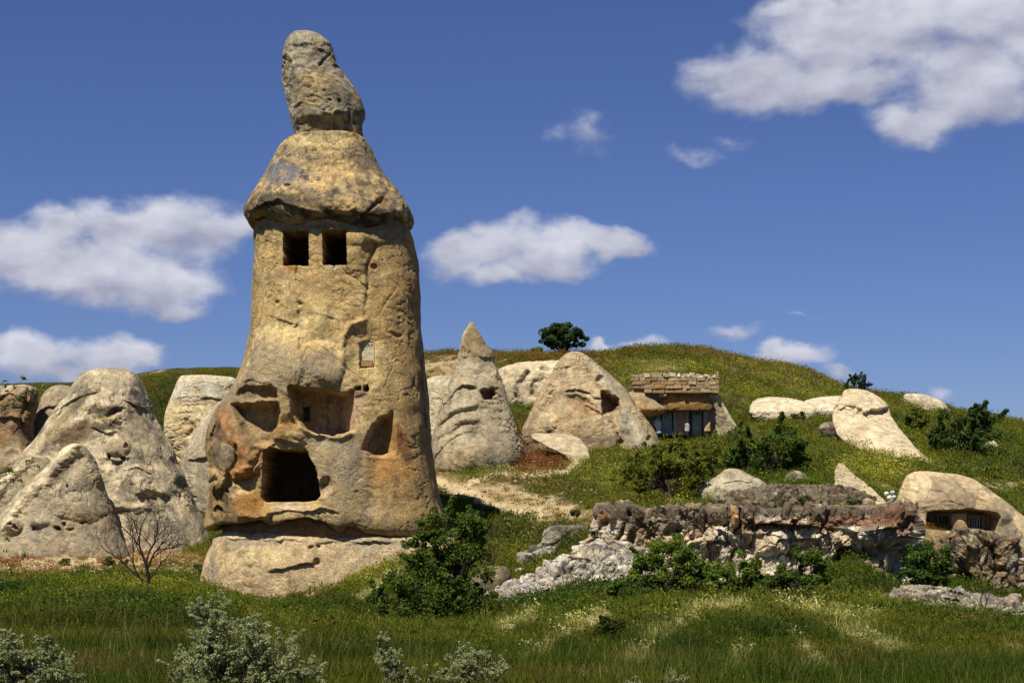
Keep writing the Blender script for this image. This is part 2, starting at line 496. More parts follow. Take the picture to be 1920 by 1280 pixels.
STREAKS = [([(979, 1249), (1030, 1215), (1079, 1180), (1135, 1155)], 13), ([(1191, 1262), (1222, 1196), (1276, 1167), (1329, 1139), (1391, 1146)], 12),
           ([(676, 1126), (751, 1069)], 7), ([(1380, 1262), (1400, 1230)], 12), ([(1500, 1210), (1540, 1262)], 13), ([(880, 905), (930, 888), (1000, 890), (1062, 885), (1082, 868), (1060, 845)], 5),
           ([(1460, 1135), (1560, 1150), (1640, 1170)], 10), ([(930, 1190), (1000, 1160)], 8), ([(820, 905), (880, 925), (930, 955), (1010, 965)], 8),
           ([(1560, 1185), (1700, 1225)], 9), ([(840, 1005), (900, 960)], 5)]


def zone_masks(X, D, Z):
    px = 960 + F * X / np.maximum(D, 3); py = YH - F * Z / np.maximum(D, 3)
    p3 = np.stack([X, D, Z], -1)
    w1 = fbm(p3, 2.6, 4, 0.6, 3.1); w2 = fbm(p3, 0.8, 3, 0.6, 8.1)
    out = {k: np.zeros(len(X)) for k in ('soil', 'yellow', 'dry', 'red', 'bush', 'dark', 'streak', 'dryscree')}
    vis = (D > 10)
    for (cx, cy, rx, ry, rot, kind, st) in ZONES:
        a = math.radians(rot); ux = (px - cx) * math.cos(a) + (py - cy) * math.sin(a); uy = -(px - cx) * math.sin(a) + (py - cy) * math.cos(a)
        r = np.hypot(ux / rx, uy / ry) + w1 * 0.9 + w2 * 0.5
        out[kind] = np.maximum(out[kind], sstep(1.25, 0.6, r) * st * vis)
    for pts, w in STREAKS:
        dd = seg_dist(px, py, pts) + (w1 * 1.3 + w2 * 1.2) * w
        out['streak'] = np.maximum(out['streak'], sstep(1.5 * w, 0.5 * w, dd) * vis)
    return out, w1, w2


SOIL = lin((168, 140, 98)); SOIL2 = lin((196, 176, 132)); TURF = lin((58, 60, 24))


def soil_color(X, D, Z):
    m, w1, w2 = zone_masks(X, D, Z)
    bare = np.clip(m['soil'] + m['dryscree'] + m['streak'] * .9, 0, 1)
    c = TURF[None] * (1 + w2[:, None] * 0.6)
    hp_ = fbm(np.stack([X, D, Z], -1), 2.2, 4, .6, 71.0)
    bare = np.maximum(bare, sstep(.20, .42, hp_) * sstep(58, 66, D) * .75)
    c = c + (SOIL * 0.45 - c) * np.clip(m['yellow'] * .35 + m['dry'] * .5 + m['red'] * .3, 0, 1)[:, None]
    tgt = SOIL[None] + (SOIL2 - SOIL)[None] * np.clip(w1 * 2 + .4 + m['streak'], 0, 1)[:, None]
    c = c + (tgt - c) * bare[:, None]
    return np.clip(c, 0, 1)


def build_ground():
    u = np.concatenate([-np.geomspace(260, .40, 26)[:-1], np.linspace(-.40, -.31, 12)[:-1], np.linspace(-.31, .31, 400), np.linspace(.31, .40, 12)[1:], np.geomspace(.40, 260, 26)[1:]])
    d = np.concatenate([-np.geomspace(3000, 4, 18), np.linspace(0, 12, 10), np.geomspace(13, 140, 420), np.geomspace(146, 6000, 26)])
    U, Dd = np.meshgrid(u, d)
    X = np.clip(U * np.maximum(Dd, 15), -6000, 6000)
    Z = H(X, Dd)
    nr, nc = X.shape
    idx = np.arange(nr * nc).reshape(nr, nc)
    f = np.stack([idx[:-1, :-1], idx[:-1, 1:], idx[1:, 1:], idx[1:, :-1]], -1).reshape(-1, 4)
    v = np.stack([X, Dd, Z], -1).reshape(-1, 3)
    me = mesh_np('ground', v, f, True, soil_color(v[:, 0], v[:, 1], v[:, 2]))
    o = link('ground', me, rock_mat('hillside_soil', 0.9, 0.5, 0.2, 9.0))
    tag(o, kind='structure')


build_ground()

# ------------------------------------------------------------------ rocks
# palettes
OCHRE = lin((198, 166, 108)); TAN = lin((184, 158, 116)); GREY = lin((156, 146, 122)); DGREY = lin((92, 84, 70))
YEL = lin((216, 190, 130)); ORANGE = lin((184, 128, 62)); RUST = lin((140, 88, 46)); PALE = lin((208, 192, 158)); WHT = lin((218, 208, 184))
DARKST = lin((52, 44, 36)); BROWN = lin((120, 92, 62)); BLUEG = lin((112, 112, 116)); CREAM = lin((212, 190, 148))


def rock_mesh(name, sil, d, dr=0.8, base=TAN, feats=(), paints=(), n=2.2, edge=None, edge_w=60, cell=0.036,
              rough=((1.6, 0.16, 3), (0.35, 0.05, 4)), strata=None, chunks=None, bmax=None, mott=None, seed=0, zamt=0.35, mat=None, dprof=None, flow=None, pit_amt=1.0, bright=1.0, ccol=1.0, huemix=0.0, rim=0):
    sil = np.array(sil, float)
    py0, L0, R0 = sil[:, 0], sil[:, 1], sil[:, 2]
    hw = (R0 - L0) / 2; cx0 = (R0 + L0) / 2
    s = np.concatenate([[0], np.cumsum(np.hypot(np.diff(py0), np.diff(hw)))])
    mpp = d / F                                                   # metres per photo pixel
    nrow = int(np.clip(s[-1] * mpp / cell, 24, 620))
    ss = np.linspace(0, s[-1], nrow)
    PYr = catmull(s, py0, ss); HW = np.maximum(catmull(s, hw, ss), 0.4); CX = catmull(s, cx0, ss)
    wmax = hw.max() * mpp
    nf = int(np.clip(wmax * 2.6 / cell, 40, 620)); nb = max(16, nf // 7)
    phi = np.concatenate([np.linspace(-1.62, 1.62, nf), np.linspace(1.62, 2 * math.pi - 1.62, nb + 2)[1:-1]])
    if n > 2.25:      # squarer plan: space the columns evenly along the outline
        pf = np.linspace(-1.62, 1.62, 4001)
        xs_ = np.sign(np.sin(pf)) * np.abs(np.sin(pf)) ** (2 / n); ys_ = -dr * np.sign(np.cos(pf)) * np.abs(np.cos(pf)) ** (2 / n)
        al = np.concatenate([[0], np.cumsum(np.hypot(np.diff(xs_), np.diff(ys_)))])
        phi[:nf] = np.interp(np.linspace(0, al[-1], nf), al, pf)
    Sx = np.sign(np.sin(phi)) * np.abs(np.sin(phi)) ** (2 / n); Sy = np.sign(np.cos(phi)) * np.abs(np.cos(phi)) ** (2 / n)
    drow = np.full(nrow, float(d))
    if dprof is not None:
        q = np.array(dprof, float); drow = np.interp(PYr, q[:, 0], q[:, 1])
    mr = drow / F
    a = (HW * mr)[:, None]; b = a * dr
    if bmax is not None: b = bmax * np.tanh(b / bmax)
    X = ((CX - 960) * mr)[:, None] + a * Sx[None]
    Y = drow[:, None] - b * Sy[None]
    Z = np.broadcast_to(((YH - PYr) * mr)[:, None], X.shape).copy()
    if edge is not None:        # the lower or upper rim follows a line given in photo pixels
        e = np.array(edge, float)
        pxx = 960 + X / mpp
        off = np.interp(pxx, e[:, 0], e[:, 1])
        tw = np.exp(-np.maximum(s[-1 - rim] - ss, 0) / edge_w) if edge_w > 0 else np.exp(-ss / -edge_w)
        Z -= off * mpp * tw[:, None]
    sh = X.shape
    nrm = np.stack([np.broadcast_to(np.sin(phi), sh), np.broadcast_to(-np.cos(phi), sh)], -1)
    P = np.stack([X, Y, Z], -1).reshape(-1, 3)
    nrm = nrm.reshape(-1, 2)
    slope = np.gradient(HW, ss)                                   # 1 = flat top, -1 = underside
    nz = np.broadcast_to(np.clip(slope, -1, 1)[:, None], sh).reshape(-1)
    nh = np.sqrt(np.clip(1 - nz * nz, 0.02, 1))
    dirv = np.stack([nrm[:, 0] * nh, nrm[:, 1] * nh, nz], -1)
    so = seed * 3.7
    Q = P.copy(); Q[:, 2] *= 1.0
    disp = np.zeros(len(P))
    tsm = np.clip(np.minimum(ss, HW * 2.0) * mpp / 0.9, 0.0, 1)         # keep the very tip tidy
    tip = np.broadcast_to(tsm[:, None], sh).reshape(-1)
    for (sc, am, oc) in rough:
        if not chunks: am = am * (.62 if sc > .9 else .5)
        disp += am * fbm(Q, sc, oc, 0.6, so) * (1.3 if sc > .9 else 0.95)
    rg = fbm(Q * np.array([1, 1, 1.6]), .55, 4, .6, so + 5, ridged=True)
    disp -= 0.05 * pit_amt * sstep(.08, .34, rg) * sstep(-.1, .25, fbm(Q, 1.7, 2, .5, so + 6))
    crk = np.zeros(len(P)); strk = fbm(Q * np.array([1, 1, .13]), .32, 3, .6, so + 14)
    if not chunks:
        cn = np.abs(fbm(Q * np.array([1, 1, .55]), 1.5, 3, .55, so + 8)); cm = fbm(Q, 2.0, 2, .5, so + 9)
        crk = sstep(.018, .003, cn) * sstep(.02, .2, cm)
        cn2 = np.abs(fbm(Q * np.array([.6, .6, 1.8]), 1.1, 3, .55, so + 12))
        crk = np.maximum(crk, sstep(.016, .003, cn2) * sstep(.05, .25, fbm(Q, 1.6, 2, .5, so + 13)))
        disp -= .035 * crk
    if strata:
        for (sc, am) in strata:
            zz = P[:, 2] / sc + fbm(Q, 2.2, 2, .5, so + 1) * 0.9
            disp += am * perlin(np.stack([zz * 0 + so, P[:, 0] * 0.15, zz], -1)) * 1.5
    if flow:          # vertical runnels
        sc, am = flow
        q = P / np.array([sc, sc, sc * 7]); disp += am * fbm(q, 1.0, 3, .5, so + 2, ridged=True)
    cellid = None
    if chunks:
        for (sc, am, ck, sq) in chunks:
            q = (P + 0.25 * sc * np.stack([fbm(P, sc, 2, .5, 9 + k) for k in range(3)], -1)) * np.array([1, 1, sq])
            d1, d2, ci, fa = worley(q, sc, so)
            disp += am * (((ci * 37) % 101) / 100.0 - 0.5) * .8 - ck * sstep(0.13, 0.0, d2 - d1) + am * 1.5 * fa
            hue = ci
            if cellid is None: cellid = ((ci * 53) % 97) / 96.0; crack = sstep(0.10, 0.0, d2 - d1)
            else: crack = np.maximum(crack, sstep(0.10, 0.0, d2 - d1) * .8)
    P = P + dirv * (disp * tip)[:, None]
    # ---- shaped features in the photo's own coordinates
    front = (nrm[:, 1] < 0.35)
    px = 960 + F * P[:, 0] / P[:, 1]; py = YH - F * P[:, 2] / P[:, 1]
    wob = fbm(P, 0.5, 3, .55, 21 + so); wob2 = fbm(P, 0.5, 3, .55, 47 + so)
    wob3 = fbm(P, 1.6, 2, .5, 87 + so)
    qx, qy = px + wob * 6 + wob3 * 8, py + wob2 * 6 + fbm(P, 1.6, 2, .5, 95 + so) * 8
    brk = np.clip(.65 + 1.5 * fbm(P, .9, 3, .6, 55 + so), .05, 1.3)
    C = np.broadcast_to(base, (len(P), 3)).copy()
    room = np.zeros(len(P))
    for ft in feats:
        k = ft[0]
        if k == 'niche':           # ('niche', poly, depth, soft, flat)
            _, poly, dep, soft = ft[:4]
            pa = np.array(poly, float)
            bb = (px > pa[:, 0].min() - 12) & (px < pa[:, 0].max() + 12) & (py > pa[:, 1].min() - 12) & (py < pa[:, 1].max() + 12) & front
            w = np.zeros(len(P)); jit = 1.0 if soft > 3 else 0.25
            w[bb] = sstep(-soft * .5, soft, poly_sd((px + (qx - px) * jit)[bb], (py + (qy - py) * jit)[bb], poly))
            if len(ft) > 4 and ft[4]:
                if bb.any():
                    ref = np.median(P[bb, 1][w[bb] > .5]) if (w[bb] > .5).any() else d
                    yb = ref + dep
                    if len(ft) > 5: yb = yb + np.interp(px, *ft[5])        # splayed side wall
                    P[:, 1] = np.where(w > 0, P[:, 1] * (1 - w) + np.maximum(yb, P[:, 1]) * w, P[:, 1])
                    sc_ = P[:, 1] / np.maximum(ref, 1)
            else:
                P[:, 1] += dep * w
            room = np.maximum(room, w * (1 if dep > 1.2 else 0))
        elif k == 'bump':          # ('bump', cx, cy, rx, ry, rot, amt, power)
            _, cx, cy, rx, ry, rot, amt, pw = ft
            ar = math.radians(rot)
            ux = (qx - cx) * math.cos(ar) + (qy - cy) * math.sin(ar); uy = -(qx - cx) * math.sin(ar) + (qy - cy) * math.cos(ar)
            r2 = (ux / rx) ** 2 + (uy / ry) ** 2
            P[:, 1] -= np.where(front, amt * np.clip(1 - r2, 0, 1) ** pw, 0)
        elif k == 'pout':          # ('pout', poly, amt, soft)
            _, poly, amt, soft = ft
            w = sstep(0, soft, poly_sd(qx, qy, poly)) * front
            P[:, 1] -= amt * w
        elif k == 'crack':         # ('crack', pts, width, depth)
            _, pts, wd, dep = ft
            g = np.exp(-(seg_dist(qx, qy, pts) / wd) ** 2) * front * brk
            P[:, 1] += dep * g
            C = C + (DARKST - C) * (g * 0.35)[:, None]
        elif k == 'ridge':
            _, pts, wd, amt = ft
            g = np.exp(-(seg_dist(qx, qy, pts) / wd) ** 2) * front
            P[:, 1] -= amt * g
        elif k == 'shelf':         # overhanging lip: swells above the line, cut back below it
            _, pts, wd, amt = ft
            p_ = np.array(pts, float)
            yl = np.interp(qx, p_[:, 0], p_[:, 1])
            dy = yl - qy
            ends = sstep(p_[0, 0], p_[0, 0] + 14, qx) * sstep(p_[-1, 0], p_[-1, 0] - 14, qx)
            g = np.where(dy > 0, np.exp(-dy / wd), 0) * sstep(-2.5, 2.5, dy) * ends * front * brk
            P[:, 1] -= amt * g
            under = np.where(dy <= 0, np.exp(dy / (wd * .6)), 0) * ends * front
            P[:, 1] += amt * .22 * under * brk
    # ---- colour
    pn1 = fbm(P, 1.1, 4, .6, 31 + so); pn2 = fbm(P, 0.28, 4, .62, 61 + so); pn3 = fbm(P, 3.2, 3, .55, 77 + so)
    if mott:
        for (c, sc, lo, hi, st) in mott:
            q = fbm(P, sc, 4, .6, so + 101 + sc * 13)
            C = C + (c - C) * (sstep(lo, hi, q) * st)[:, None]
    if cellid is not None and chunks:
        C = C * (1 + ccol * .56 * (cellid - .5))[:, None]
        C = C * (1 - 0.72 * ccol * crack)[:, None]
        if huemix:
            hp = np.array([WHT, CREAM, GREY, lin((176, 140, 96)), DGREY, PALE, lin((150, 112, 72)), TAN])
            hsel = hp[(hue * 11) % 8]
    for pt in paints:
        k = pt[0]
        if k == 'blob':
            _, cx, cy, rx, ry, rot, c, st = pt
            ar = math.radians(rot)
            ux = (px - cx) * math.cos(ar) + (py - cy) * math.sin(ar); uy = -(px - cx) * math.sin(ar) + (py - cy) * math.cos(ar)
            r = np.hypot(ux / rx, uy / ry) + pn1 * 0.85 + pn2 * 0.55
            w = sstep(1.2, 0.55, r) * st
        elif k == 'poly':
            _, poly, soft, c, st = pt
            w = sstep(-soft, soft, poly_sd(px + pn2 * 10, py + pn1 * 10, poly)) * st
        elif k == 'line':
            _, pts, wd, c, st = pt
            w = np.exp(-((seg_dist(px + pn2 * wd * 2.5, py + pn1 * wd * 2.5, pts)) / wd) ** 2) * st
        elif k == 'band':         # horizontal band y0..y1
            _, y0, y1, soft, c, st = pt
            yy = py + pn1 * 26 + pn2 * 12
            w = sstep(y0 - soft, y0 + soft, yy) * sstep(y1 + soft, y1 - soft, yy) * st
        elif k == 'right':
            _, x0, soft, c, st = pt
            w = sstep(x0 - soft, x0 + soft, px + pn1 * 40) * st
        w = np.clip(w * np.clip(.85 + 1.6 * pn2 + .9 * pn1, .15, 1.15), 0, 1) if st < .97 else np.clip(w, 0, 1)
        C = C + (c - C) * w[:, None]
    if chunks and huemix:
        lum = C.mean(1, keepdims=True) / hsel.mean(1, keepdims=True)
        C = C + (hsel * np.clip(lum, .35, 1.15) - C) * huemix
    C = C * (1 - .42 * crk)[:, None] * (1 + (0 if chunks else .34) * strk)[:, None]
    C = C * (bright * (1 + 0.50 * pn2 + 0.22 * pn1 + 0.16 * pn3 - .22 * sstep(.1, .34, rg)))[:, None]  # last term darkens the pits: cavity shade put into the colour
    C = C * (1 - 0.35 * room)[:, None] if False else C
    C = np.clip(C, 0.01, 0.85)
    # ---- faces
    nr, nc = sh
    idx = np.arange(nr * nc).reshape(nr, nc); nx = np.roll(idx, -1, 1)
    f = np.stack([idx[:-1], idx[1:], nx[1:], nx[:-1]], -1).reshape(-1, 4)
    top = P[idx[0]].mean(0); bot = P[idx[-1]].mean(0)
    P = np.vstack([P, top, bot]); C = np.vstack([C, C[idx[0]].mean(0), C[idx[-1]].mean(0)])
    it, ib = nr * nc, nr * nc + 1
    ft_ = np.stack([np.full(nc, it), idx[0], nx[0], np.full(nc, it)], -1)
    fb_ = np.stack([np.full(nc, ib), nx[-1], idx[-1], np.full(nc, ib)], -1)
    # caps as degenerate-free triangles split in a second mesh pass
    tri = np.vstack([np.stack([f[:, 0], f[:, 1], f[:, 2]], -1), np.stack([f[:, 0], f[:, 2], f[:, 3]], -1), ft_[:, :3], fb_[:, :3]])
    me = mesh_np(name, P, tri, not (chunks and ccol > .9), C)
    return me


def rock(name, label, cat, *a, group=None, mat=None, **k):
    me = rock_mesh(name, *a, **k)
    o = link(name, me, mat or MROCK)
    # origin at the foot
    v = np.empty(len(me.vertices) * 3, np.float32); me.vertices.foreach_get('co', v); v = v.reshape(-1, 3)
    c = np.array([v[:, 0].mean(), v[:, 1].mean(), v[:, 2].min()], np.float32)
    me.vertices.foreach_set('co', (v - c).ravel()); me.update(); o.location = c.tolist()
    return tag(o, label, cat, group)


def rock_part(name, root, *a, mat=None, **k):
    me = rock_mesh(name, *a, **k)
    o = link(name, me, mat or MROCK)
    return rel(o, root)


def surface_depth(o, px, py, r=4, near=False):
    v = np.empty(len(o.data.vertices) * 3, np.float32); o.data.vertices.foreach_get('co', v)
    v = v.reshape(-1, 3) + np.array(o.parent.location if o.parent else o.location)
    a = 960 + F * v[:, 0] / v[:, 1]; b = YH - F * v[:, 2] / v[:, 1]
    m = (np.abs(a - px) < r) & (np.abs(b - py) < r)
    y = v[m, 1]
    return float(y.min() if near else np.median(y[y < y.min() + 1.5]))


def box_mesh(name, c, size, jit=0.0, bev=0.0, rs=None):
    """box with knocked corners: 8 jittered corners, each face subdivided once for wear"""
    rs = rs or RS(1)
    g = np.array([-1, -.86, .86, 1.0]) if bev else np.array([-1, 1.0])
    n = len(g)
    pts = {}; V = []; Fc = []
    for i in range(n):
        for j in range(n):
            for k in range(n):
                if 0 < i < n - 1 and 0 < j < n - 1 and 0 < k < n - 1: continue
                p = np.array([g[i], g[j], g[k]])
                on = (i in (0, n - 1)) + (j in (0, n - 1)) + (k in (0, n - 1))
                q = p * np.array(size) / 2
                if bev:
                    q -= np.sign(p) * (np.abs(p) > .99) * bev * {1: 0, 2: .45, 3: .6}[on]
                pts[(i, j, k)] = len(V)
                V.append(np.array(c) + q + rs.normal(size=3) * jit)
    for ax in range(3):
        for side in (0, n - 1):
            for a_ in range(n - 1):
                for b_ in range(n - 1):
                    def key(u, v):
                        t = [0, 0, 0]; t[ax] = side; o_ = [q for q in range(3) if q != ax]; t[o_[0]] = u; t[o_[1]] = v; return pts[tuple(t)]
                    q = [key(a_, b_), key(a_ + 1, b_), key(a_ + 1, b_ + 1), key(a_, b_ + 1)]
                    flip = (side == 0) ^ (ax == 1)
                    Fc.append(q[::-1] if flip else q)
    return mesh_np(name, V, Fc, False)


# ================================================================== the tower
tower = empty('rock_tower', at(600, 1120, 60), 'tall ochre rock chimney with carved windows and a boulder balanced on top', 'rock tower')
HEAD = [(60, 560, 575), (62, 550, 590), (70, 541, 605), (82, 535, 620), (100, 530, 626), (125, 528, 634), (150, 528, 655), (175, 533, 672), (200, 540, 682),
        (215, 543, 685), (230, 547, 681), (248, 552, 680), (262, 556, 681), (275, 558, 682)]
rock_part('top_boulder', tower, HEAD, 60.2, 0.85, GREY, n=2.3, seed=1, 
          rough=((1.3, 0.10, 3), (0.4, 0.07, 4), (0.12, .02, 2)),
          feats=[('bump', 600, 238, 52, 20, 0, -.16, .6), ('bump', 545, 160, 14, 60, -8, -0.42, 1.0), ('shelf', [(596, 212), (625, 216), (662, 205)], 12, .16), ('shelf', [(543, 205), (560, 200), (575, 190)], 12, .15),
                 ('crack', [(655, 205), (650, 230), (648, 250)], 2.2, .25), ('crack', [(622, 100), (605, 115), (598, 125)], 2, .2), ('shelf', [(540, 88), (575, 80), (620, 100)], 14, .12),
                 ('bump', 633, 130, 9, 5, 15, -.14, 1), ('bump', 636, 189, 4, 4, 0, -.2, 1), ('bump', 618, 188, 3, 3, 0, -.2, 1), ('pout', [(598, 208), (655, 206), (650, 225), (600, 220)], .12, 4)],
          mott=[(OCHRE, .45, .05, .2, .6), (DGREY, .3, .06, .2, .7)], paints=[('blob', 585, 105, 70, 50, 0, GREY * 1.2, .5), ('blob', 600, 150, 45, 22, 20, OCHRE, .6), ('blob', 640, 180, 40, 25, 30, DGREY * 1.1, .7), ('blob', 580, 180, 30, 26, 0, OCHRE * .95, .6),
                  ('blob', 600, 238, 50, 20, 0, lin((150, 132, 98)), .8), ('band', 250, 280, 6, ORANGE * 1.1, .9), ('blob', 660, 252, 22, 12, 0, ORANGE, .9), ('blob', 575, 75, 30, 12, 15, PALE * .8, .4)])
CAP = [(252, 592, 640), (254, 565, 668), (260, 545, 681), (272, 532, 690), (300, 513, 706), (330, 497, 723), (355, 484, 745), (378, 469, 763), (398, 459, 775), (412, 460, 778),
       (424, 468, 774), (432, 478, 768), (438, 492, 756), (441, 520, 730)]
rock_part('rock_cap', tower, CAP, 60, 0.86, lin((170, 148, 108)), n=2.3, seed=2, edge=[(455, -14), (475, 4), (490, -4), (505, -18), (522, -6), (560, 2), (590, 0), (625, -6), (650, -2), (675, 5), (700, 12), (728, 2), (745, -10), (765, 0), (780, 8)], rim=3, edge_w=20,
          rough=((1.8, 0.16, 3), (0.45, 0.07, 4), (0.14, .03, 3)),
          feats=[('shelf', [(462, 400), (490, 385), (520, 376), (560, 392), (600, 400), (640, 398), (690, 404), (730, 412), (765, 405)], 16, .22),
                 ('crack', [(690, 398), (705, 385), (722, 366)], 2.5, .25), ('bump', 718, 382, 14, 12, 30, -.18, 1), ('pout', [(624, 380), (640, 372), (665, 374), (672, 392), (655, 408), (632, 400)], .10, 5),
                 ('bump', 540, 350, 8, 4, 0, -.12, 1)],
          mott=[(OCHRE * 1.2, .5, .02, .18, .8), (DGREY * .8, .35, .06, .2, .75)],
          paints=[('blob', 530, 325, 48, 28, -10, BLUEG, .85), ('blob', 572, 330, 12, 14, 0, BLUEG * .45, .8), ('blob', 630, 320, 62, 26, 0, OCHRE * 1.15, .8), ('blob', 600, 265, 80, 12, 0, YEL * .95, .9),
                  ('blob', 690, 300, 40, 30, 30, DGREY * 1.15, .7), ('blob', 520, 372, 60, 14, 5, DGREY * .9, .8), ('line', [(465, 395), (500, 375), (540, 385), (600, 402), (690, 402), (735, 415)], 13, DARKST * 1.5, .85),  # dark brim line and underside blobs put the brim's shadow into the colour
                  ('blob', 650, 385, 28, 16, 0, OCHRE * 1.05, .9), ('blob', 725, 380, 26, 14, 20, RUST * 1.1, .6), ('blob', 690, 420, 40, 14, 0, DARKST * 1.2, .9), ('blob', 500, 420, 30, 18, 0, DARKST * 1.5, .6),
                  ('blob', 560, 372, 50, 10, 0, DGREY, .6), ('blob', 740, 395, 30, 22, 40, GREY, .7)])
W1 = [(532, 433), (578, 433), (578, 497), (556, 496), (532, 497)]
W2 = [(605, 432), (649, 432), (650, 497), (606, 496)]
NA = [(549, 723), (571, 727), (610, 734), (641, 736), (680, 727), (688, 734), (684, 770), (674, 809), (649, 812), (633, 814), (620, 820), (594, 814), (575, 803), (559, 785), (547, 766), (547, 734)]
NB = [(495, 846), (505, 838), (524, 844), (563, 844), (573, 842), (579, 857), (590, 875), (595, 898), (599, 930), (592, 937), (571, 940), (497, 940), (491, 932), (494, 890)]
NC_ = [(680, 846), (690, 812), (709, 785), (736, 770), (744, 785), (752, 809), (757, 834), (751, 846), (727, 848), (696, 850)]
ND = [(434, 760), (477, 756), (522, 758), (526, 773), (514, 805), (500, 838), (477, 832), (458, 809), (444, 773)]
ND2 = [(446, 728), (489, 722), (516, 723), (524, 734), (522, 748), (493, 750), (454, 753), (444, 742)]
COLM = [(418, 492, 752), (424, 480, 764), (440, 477, 771), (470, 478, 776), (540, 477, 786), (600, 475, 791), (640, 470, 795), (665, 463, 797), (690, 455, 798), (720, 440, 799), (750, 421, 801), (785, 402, 803),
        (815, 391, 806), (840, 390, 808), (865, 396, 812), (890, 398, 816), (920, 396, 822), (950, 391, 829), (975, 388, 836), (988, 390, 834), (993, 398, 826), (995, 425, 800), (994, 470, 760)]
EDGE = [(385, 3), (409, -3), (430, -12), (470, -15), (512, -24), (532, -14), (560, -26), (594, -32), (625, -22), (650, -4), (657, 0), (669, -12), (700, 3), (754, 10), (800, 14), (840, 12)]
